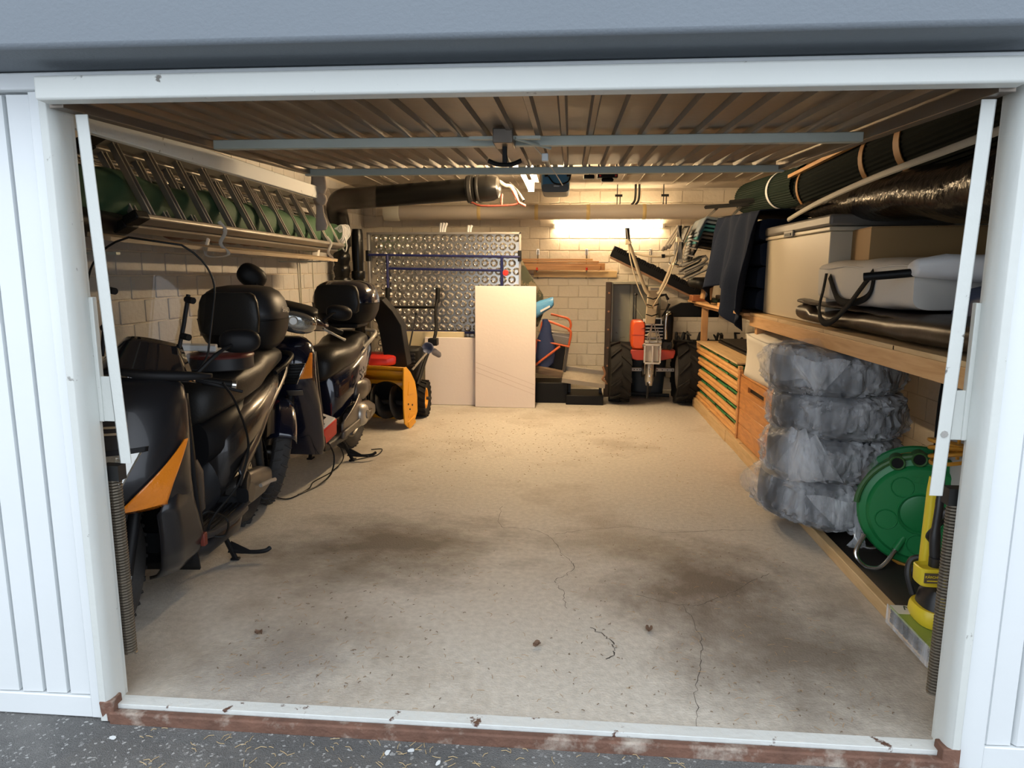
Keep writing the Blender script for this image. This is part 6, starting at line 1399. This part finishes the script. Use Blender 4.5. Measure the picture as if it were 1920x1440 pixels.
G().tube([(.95, 5.28, .93), (.99, 5.26, 1.0), (1.015, 5.25, 1.06)], [.008, .010, .014], 8).obj('black_lever', M_black, t)
G().tube([(.685, 5.3, .90), (.68, 5.28, 1.14)], .007, 8).obj('gear_rod', M_blackm, t); G().lathe([(0, -.018), (.018, 0), (0, .018)], 12, (.68, 5.28, 1.15), 'z').obj('knob', M_black, t)
# column and handlebars
G().add([(x, y, z) for z, y0, x0, x1 in ((.86, 5.16, .772, .865), (1.20, 5.02, .772, .885)) for x, y in ((x0, y0), (x1, y0), (x1, y0+.06), (x0, y0+.06))], [(0, 3, 2, 1), (4, 5, 6, 7), (0, 1, 5, 4), (1, 2, 6, 5), (2, 3, 7, 6), (3, 0, 4, 7)]).obj('column', M_bei, t, bevel=.006)
G().b2((.775, 4.98, 1.195), (.885, 5.05, 1.235)).obj('column_head', M_bei, t, bevel=.004); G().b2((.79, 4.976, 1.203), (.87, 4.982, 1.227)).obj('head_slot', M_lid, t)
for s, pts, nm in ((0, [(.775, 5.0, 1.165), (.735, 4.98, 1.22), (.65, 4.9, 1.41), (.585, 4.85, 1.58), (.545, 4.83, 1.68)], 'left'), (1, [(.865, 5.0, 1.165), (.90, 4.98, 1.23), (.965, 4.9, 1.42), (1.015, 4.85, 1.58), (1.02, 4.83, 1.70)], 'right')):
    h_ = G().tube(smoothpath(pts, 5), [.020]*6+[.017]*11+[.015]*4, 10).obj('handlebar', M_bei, t)
    e = Vector(pts[-1]); G().tube([e, e+Vector((-.012 if not s else .004, -.01, .11))], .020, 12).obj('grip', M_black, h_)
    G().tube([e+Vector((.03, -.03, -.03)), e+Vector((.0, -.03, .0)), e+Vector((-.02, -.04, .10))], .006, 8).obj('clutch_lever', M_alu, h_)
    G().box(e+Vector((0, 0, -.02)), (.05, .05, .05)).obj('clamp', M_bei, h_, bevel=.006)
    sx = -1 if not s else 1
    G().tube(smoothpath([e+Vector((0, -.02, -.03)), e+Vector((.03*-sx, -.03, -.2)), e+Vector((-.10*sx, -.02, -.42)), e+Vector((-.20*sx, .02, -.62)), (.83, 5.10, 1.02), (.85, 5.15, .90)], 6), .006, 6).obj('control_cable', M_bei, h_)
G().tube(smoothpath([(.60, 4.86, 1.555), (.72, 4.83, 1.53), (.85, 4.83, 1.52), (1.0, 4.85, 1.54)], 5), .010, 8).obj('cross_cable', M_bei, t)
G().b2((.865, 4.815, 1.51), (.895, 4.845, 1.545)).obj('tape', M_black, t)
for z in (.96, 1.06, 1.13): G().tube([(.768, 5.14-.4*(z-.86), z), (.82, 5.10-.4*(z-.86), z-.015), (.885, 5.14-.4*(z-.86), z+.005)], .006, 6).obj('cable_tie', M_black, t)
G().tube([(.89, 5.02, 1.15), (.94, 5.0, 1.16), (.965, 4.99, 1.11)], .014, 10).obj('throttle_grip', M_black, t)
G().b2((.985, 4.83, 1.50), (1.06, 4.88, 1.66)).obj('control_box', M_blackm, t, bevel=.008)
for i in range(5): G().tube([(.985+.018*i, 4.82, 1.50-.01*i), (.99+.012*i, 4.80, 1.60), (1.0+.01*i, 4.82, 1.67)], .006, 6).obj('control_cable', M_alu, t)

# ---- orange framed cart with a grey box, blue bags and camouflage cloth
t = thing('tool_cart', 'cart with an orange tube frame holding a grey metal box', 'cart', (-.15, 5.5, 0))
M_ofr = mat('orange_red_tube', (.52, .10, .03), .4)
G().tube(smoothpath([(-.30, 5.42, .69), (-.285, 5.40, .83), (-.262, 5.40, .865), (-.22, 5.40, .862), (-.05, 5.40, .80), (.0, 5.40, .775), (.022, 5.40, .73), (.002, 5.42, .60)], 5), .013, 8).obj('frame_tube', M_ofr, t)
G().tube(smoothpath([(-.20, 5.66, .92), (-.05, 5.66, .885), (.0, 5.66, .86), (.02, 5.66, .80), (.0, 5.66, .73)], 5), .013, 8).obj('frame_tube', M_ofr, t)
G().tube([(-.36, 5.38, .665), (.01, 5.38, .595)], .010, 8).obj('frame_tube', M_ofr, t)
G().tube([(-.09, 5.36, .60), (-.40, 5.34, .36)], .013, 8).obj('frame_tube', M_ofr, t); G().tube([(-.345, 5.38, .66), (-.36, 5.38, .40)], .013, 8).obj('frame_tube', M_ofr, t)
M_gbx = mat('grey_hammered_box', (.16, .14, .115), .4, .4, var=.1, vscale=12)
g = G(); g.M = Matrix.Translation((-.135, 5.53, .685)) @ E(0, .17, 0).to_4x4(); g.box((0, 0, 0), (.30, .20, .13)); g.obj('metal_box', M_gbx, t, bevel=.012)
g = G(); g.M = Matrix.Translation((-.135, 5.53, .685)) @ E(0, .17, 0).to_4x4(); g.b2((-.152, -.102, .02), (.152, .102, .028)); g.obj('lid_seam', M_alu, t)
g = G(); g.M = Matrix.Translation((-.135, 5.53, .685)) @ E(0, .17, 0).to_4x4(); g.prism([(-.07, .03), (-.03, .04), (-.07, .05)], -.104, -.101, 'y'); g.obj('lock', M_black, t)
g = G(); g.M = Matrix.Translation((-.2, 5.5, .48)) @ E(0, .13, 0).to_4x4(); g.b2((-.22, -.08, -.15), (.155, .14, .12)); g.obj('tub_body', M_black, t, bevel=.008)
g = G(); g.M = Matrix.Translation((-.2, 5.5, .48)) @ E(0, .13, 0).to_4x4(); g.b2((.158, -.10, -.20), (.19, -.07, .13)); g.obj('side_post', mat('worn_dark_steel', (.07, .06, .05), .5, .5), t, bevel=.004)
bar(G(), Vector((-.42, 5.36, .37)), Vector((-.06, 5.36, .30)), .05, .07, Vector((0, -.3, 1))).obj('wooden_sill', wood('grey_old_wood', (.20, .14, .09), (.11, .075, .05)), t)
G().b2((-.36, 5.30, .0), (.0, 5.62, .22)).obj('base_box', M_black, t, bevel=.01)
t = thing('metal_ramp', 'worn pale metal ramp lying on a low black box between the cart and tractor', 'ramp', (.16, 5.35, .25))
g = G(); g.M = Matrix.Translation((.165, 5.36, .275)) @ E(.22, .125, 0).to_4x4(); g.box((0, 0, 0), (.45, .30, .018)); g.obj('tread_plate', mat('worn_ramp', (.36, .32, .26), .45, .6, var=.25, vscale=20, bump=.4, bscale=70), t, bevel=.003)
g = G(); g.M = Matrix.Translation((.165, 5.36, .275)) @ E(.22, .125, 0).to_4x4(); g.b2((-.225, -.155, -.035), (.225, -.148, .012)); g.b2((-.225, .12, .0), (.225, .15, .05)); g.obj('side_flange', M_alu, t)
G().b2((-.02, 5.22, .0), (.37, 5.65, .10)).obj('low_black_box', M_black, t, bevel=.006)  # plain dark box on the floor, continuing the one below the cart
for x in (.0, .33): G().b2((x, 5.4, .10), (x+.03, 5.43, .26)).obj('prop', M_blackm, t)
G().tube(smoothpath([(.36, 5.3, .40), (.385, 5.29, .32), (.36, 5.29, .27), (.39, 5.29, .24), (.37, 5.29, .2)], 4), .012, 7).obj('red_chain', M_copper, t)
t = thing('blue_bag', 'light blue plastic bag lying over the cart beside the foam board', 'bag', (-.3, 5.45, .95))
o = G().loft([sq((x, 5.44, z), .05, h, 2.4, 18, (0, 1, 0), (0, 0, 1)) for x, z, h in ((-.42, .94, .07), (-.34, .975, .085), (-.26, 1.02, .07), (-.19, 1.055, .045), (-.165, 1.07, .035))]).obj('bag', mat('light_blue_plastic', (.09, .30, .55), .3, bump=.6, bscale=16), t, smooth=70); wob(o, .022, 9, 4)
G().add([(-.30, 5.385, .955), (-.20, 5.385, 1.01), (-.205, 5.385, 1.03), (-.305, 5.385, .975)], [(0, 1, 2, 3)]).obj('white_print', M_cloth, t)
t = thing('dark_blue_bag', 'dark blue sack hanging under the grey box of the cart', 'bag', (-.3, 5.38, .6))
o = G().loft([sq((-.27+.05*(z-.4), 5.395, z), a, .028, 2.4, 22, (1, 0, 0), (0, 1, 0)) for z, a in ((.37, .05), (.42, .10), (.52, .13), (.60, .12), (.74, .06), (.82, .05), (.88, .03))]).obj('sack', mat('dark_blue_sack', (.012, .025, .085), .55, bump=.5, bscale=10), t, smooth=70); wob(o, .025, 8, 5, (1, .3, 1))
M_camo = mat('camouflage_cloth', (.045, .05, .03), .9, col2=(.16, .13, .08), c2scale=7, c2lo=.50, c2hi=.53, bump=.4, bscale=10)
t = thing('camouflage_cloth', 'camouflage cloth bundle hanging right of the dimpled panel', 'cloth', (-.42, 5.5, 1.2))
o = G().loft([sq((-.47+c, 5.50, z), a, .09, 2.3, 24, (1, 0, 0), (0, 1, 0)) for z, a, c in ((.80, .10, .03), (.95, .15, .02), (1.12, .155, .01), (1.28, .12, -.02), (1.42, .06, -.05), (1.50, .02, -.06))]).obj('bundle', M_camo, t, smooth=70); wob(o, .05, 6, 6)
t = thing('rotary_tiller', 'dark steel tiller with spiky tines in the corner under the shelf end', 'tiller', (1.5, 5.75, .3))
G().tube([(1.15, 5.8, .62), (1.95, 5.8, .62)], .025, 10).obj('shaft', M_blackm, t)
rt = random.Random(3)
for i in range(40):
    x = 1.18+.018*i; a = rt.uniform(0, 6.28); p = Vector((x, 5.8, .62)); q = p+Vector((rt.uniform(-.03, .03), .10*math.cos(a), .10*math.sin(a))); r = q+Vector((rt.uniform(-.04, .04), -.05*math.sin(a), .05*math.cos(a)))
    G().tube([p, q, r], [.018, .016, .008], 6).obj('tine', M_blackm, t)
G().loft([sq((1.55, y, .40), .35, .18, 4, 24) for y in (5.75, 5.9)]).obj('hood', M_black, t)
for x in (1.25, 1.5): G().b2((x, 5.78, 0), (x+.04, 5.84, .62)).obj('leg', M_blackm, t)
t = thing('plastic_bin', 'dark blue grey bin behind the axle of the tractor', 'bin', (.9, 5.8, 0))
G().loft([sq((.88, 5.80, z), a, .10, 4, 22, (1, 0, 0), (0, 1, 0)) for z, a in ((.04, .17), (.42, .20), (.44, .21))]).obj('bin', mat('dark_blue_grey_plastic', (.02, .028, .035), .5), t)
G().tube([(.5, 5.65, .06), (1.1, 5.6, .05)], .02, 8).obj('foot_bar', M_blackm, t)
# ================================================================== SMALL DEBRIS ON THE FLOOR
rd = random.Random(11)
def litter(name, label, cat, m, n, area, ln, wd, z):
    g = G()
    for i in range(n):
        x, y = area(rd); a = rd.uniform(0, PI); l = rd.uniform(*ln)/2; ca, sa = math.cos(a), math.sin(a); bend = rd.uniform(-.4, .4)*l
        P = [Vector((x-ca*l, y-sa*l, z)), Vector((x-sa*bend, y+ca*bend, z+.002)), Vector((x+ca*l, y+sa*l, z))]
        nn = Vector((-sa, ca, 0))*wd; vs = []
        for p in P: vs += [p+nn, p-nn, p+Vector((0, 0, wd*1.2))]
        g.add(vs, [(0, 3, 5, 2), (2, 5, 4, 1), (3, 6, 8, 5), (5, 8, 7, 4)])
    return tag(g.obj(name, m, None, smooth=0), label, cat, kind='stuff')
def near(r):
    while True:
        x, y = r.uniform(-1.25, 1.05), r.uniform(.06, 1.6)
        if r.random() < (.35+.65*min(1, abs(x+.1)))*(1.15-.55*y): return x, y
litter('pine_needles', 'dry pine needles scattered over the front of the concrete floor', 'needles', mat('dry_needle', (.36, .23, .11), .8, var=.4, vscale=8), 420, near, (.012, .03), .0008, .001)
litter('dark_crumbs', 'dark brown crumbs and leaf bits scattered on the concrete floor', 'leaves', mat('leaf_bits', (.15, .10, .06), .9, var=.4, vscale=9), 260, near, (.005, .014), .0014, .001)
litter('wood_crumbs', 'brown crumbs on the floor in front of the foam boards', 'crumbs', mat('wood_crumb', (.30, .19, .08), .9), 420, lambda r: (r.uniform(-1.2, .9), r.gauss(3.6, .6)), (.006, .016), .0018, .001)
litter('driveway_needles', 'pine needles lying on the asphalt in front of the sill', 'needles', mat('driveway_needle', (.46, .34, .18), .8, var=.3, vscale=9), 300, lambda r: (r.uniform(-1.3, 1.2), r.uniform(-.32, -.04)), (.014, .034), .0011, -.0435)
for i, (x, y, lb) in enumerate(((-1.38, -.10, 'white paint flake on the asphalt by the left jamb'), (-.52, -.09, 'white paint flake on the asphalt left of the middle of the sill'), (-.36, -.12, 'larger white paint flake on the asphalt before the middle of the sill'), (-.45, -.075, 'small white paint flake close to the rusty sill edge'))):
    t = thing('paint_flake', lb, 'flake', (x, y, -.043), rd.uniform(0, 3), 'paint flakes on the asphalt', local=True)
    P = [(.012*rd.uniform(.6, 1.2)*math.cos(a), .008*rd.uniform(.6, 1.3)*math.sin(a)) for a in [k*.9 for k in range(7)]]
    G().prism(P, 0, .002, 'z').obj('flake', M_white, t)
for i, (x, y, lb) in enumerate(((.33, .62, 'curled brown leaf lying right of the middle of the floor'), (-.10, .47, 'small brown leaf bit near the middle of the floor'), (-1.17, .46, 'dark brown leaf near the left jamb'))):
    t = thing('dry_leaf', lb, 'leaf', (x, y, .002), rd.uniform(0, 3), 'dry leaves on the floor', local=True)
    o = G().grid(lambda u, v: Vector(((u-.5)*.028*math.sin(PI*(.1+.85*v)), (v-.5)*.034, .006*abs(u-.5)*4+.004*math.sin(v*7))), 6, 8).obj('leaf', mat('dry_leaf_brown_%d' % i, (.15, .085, .05), .8), t)
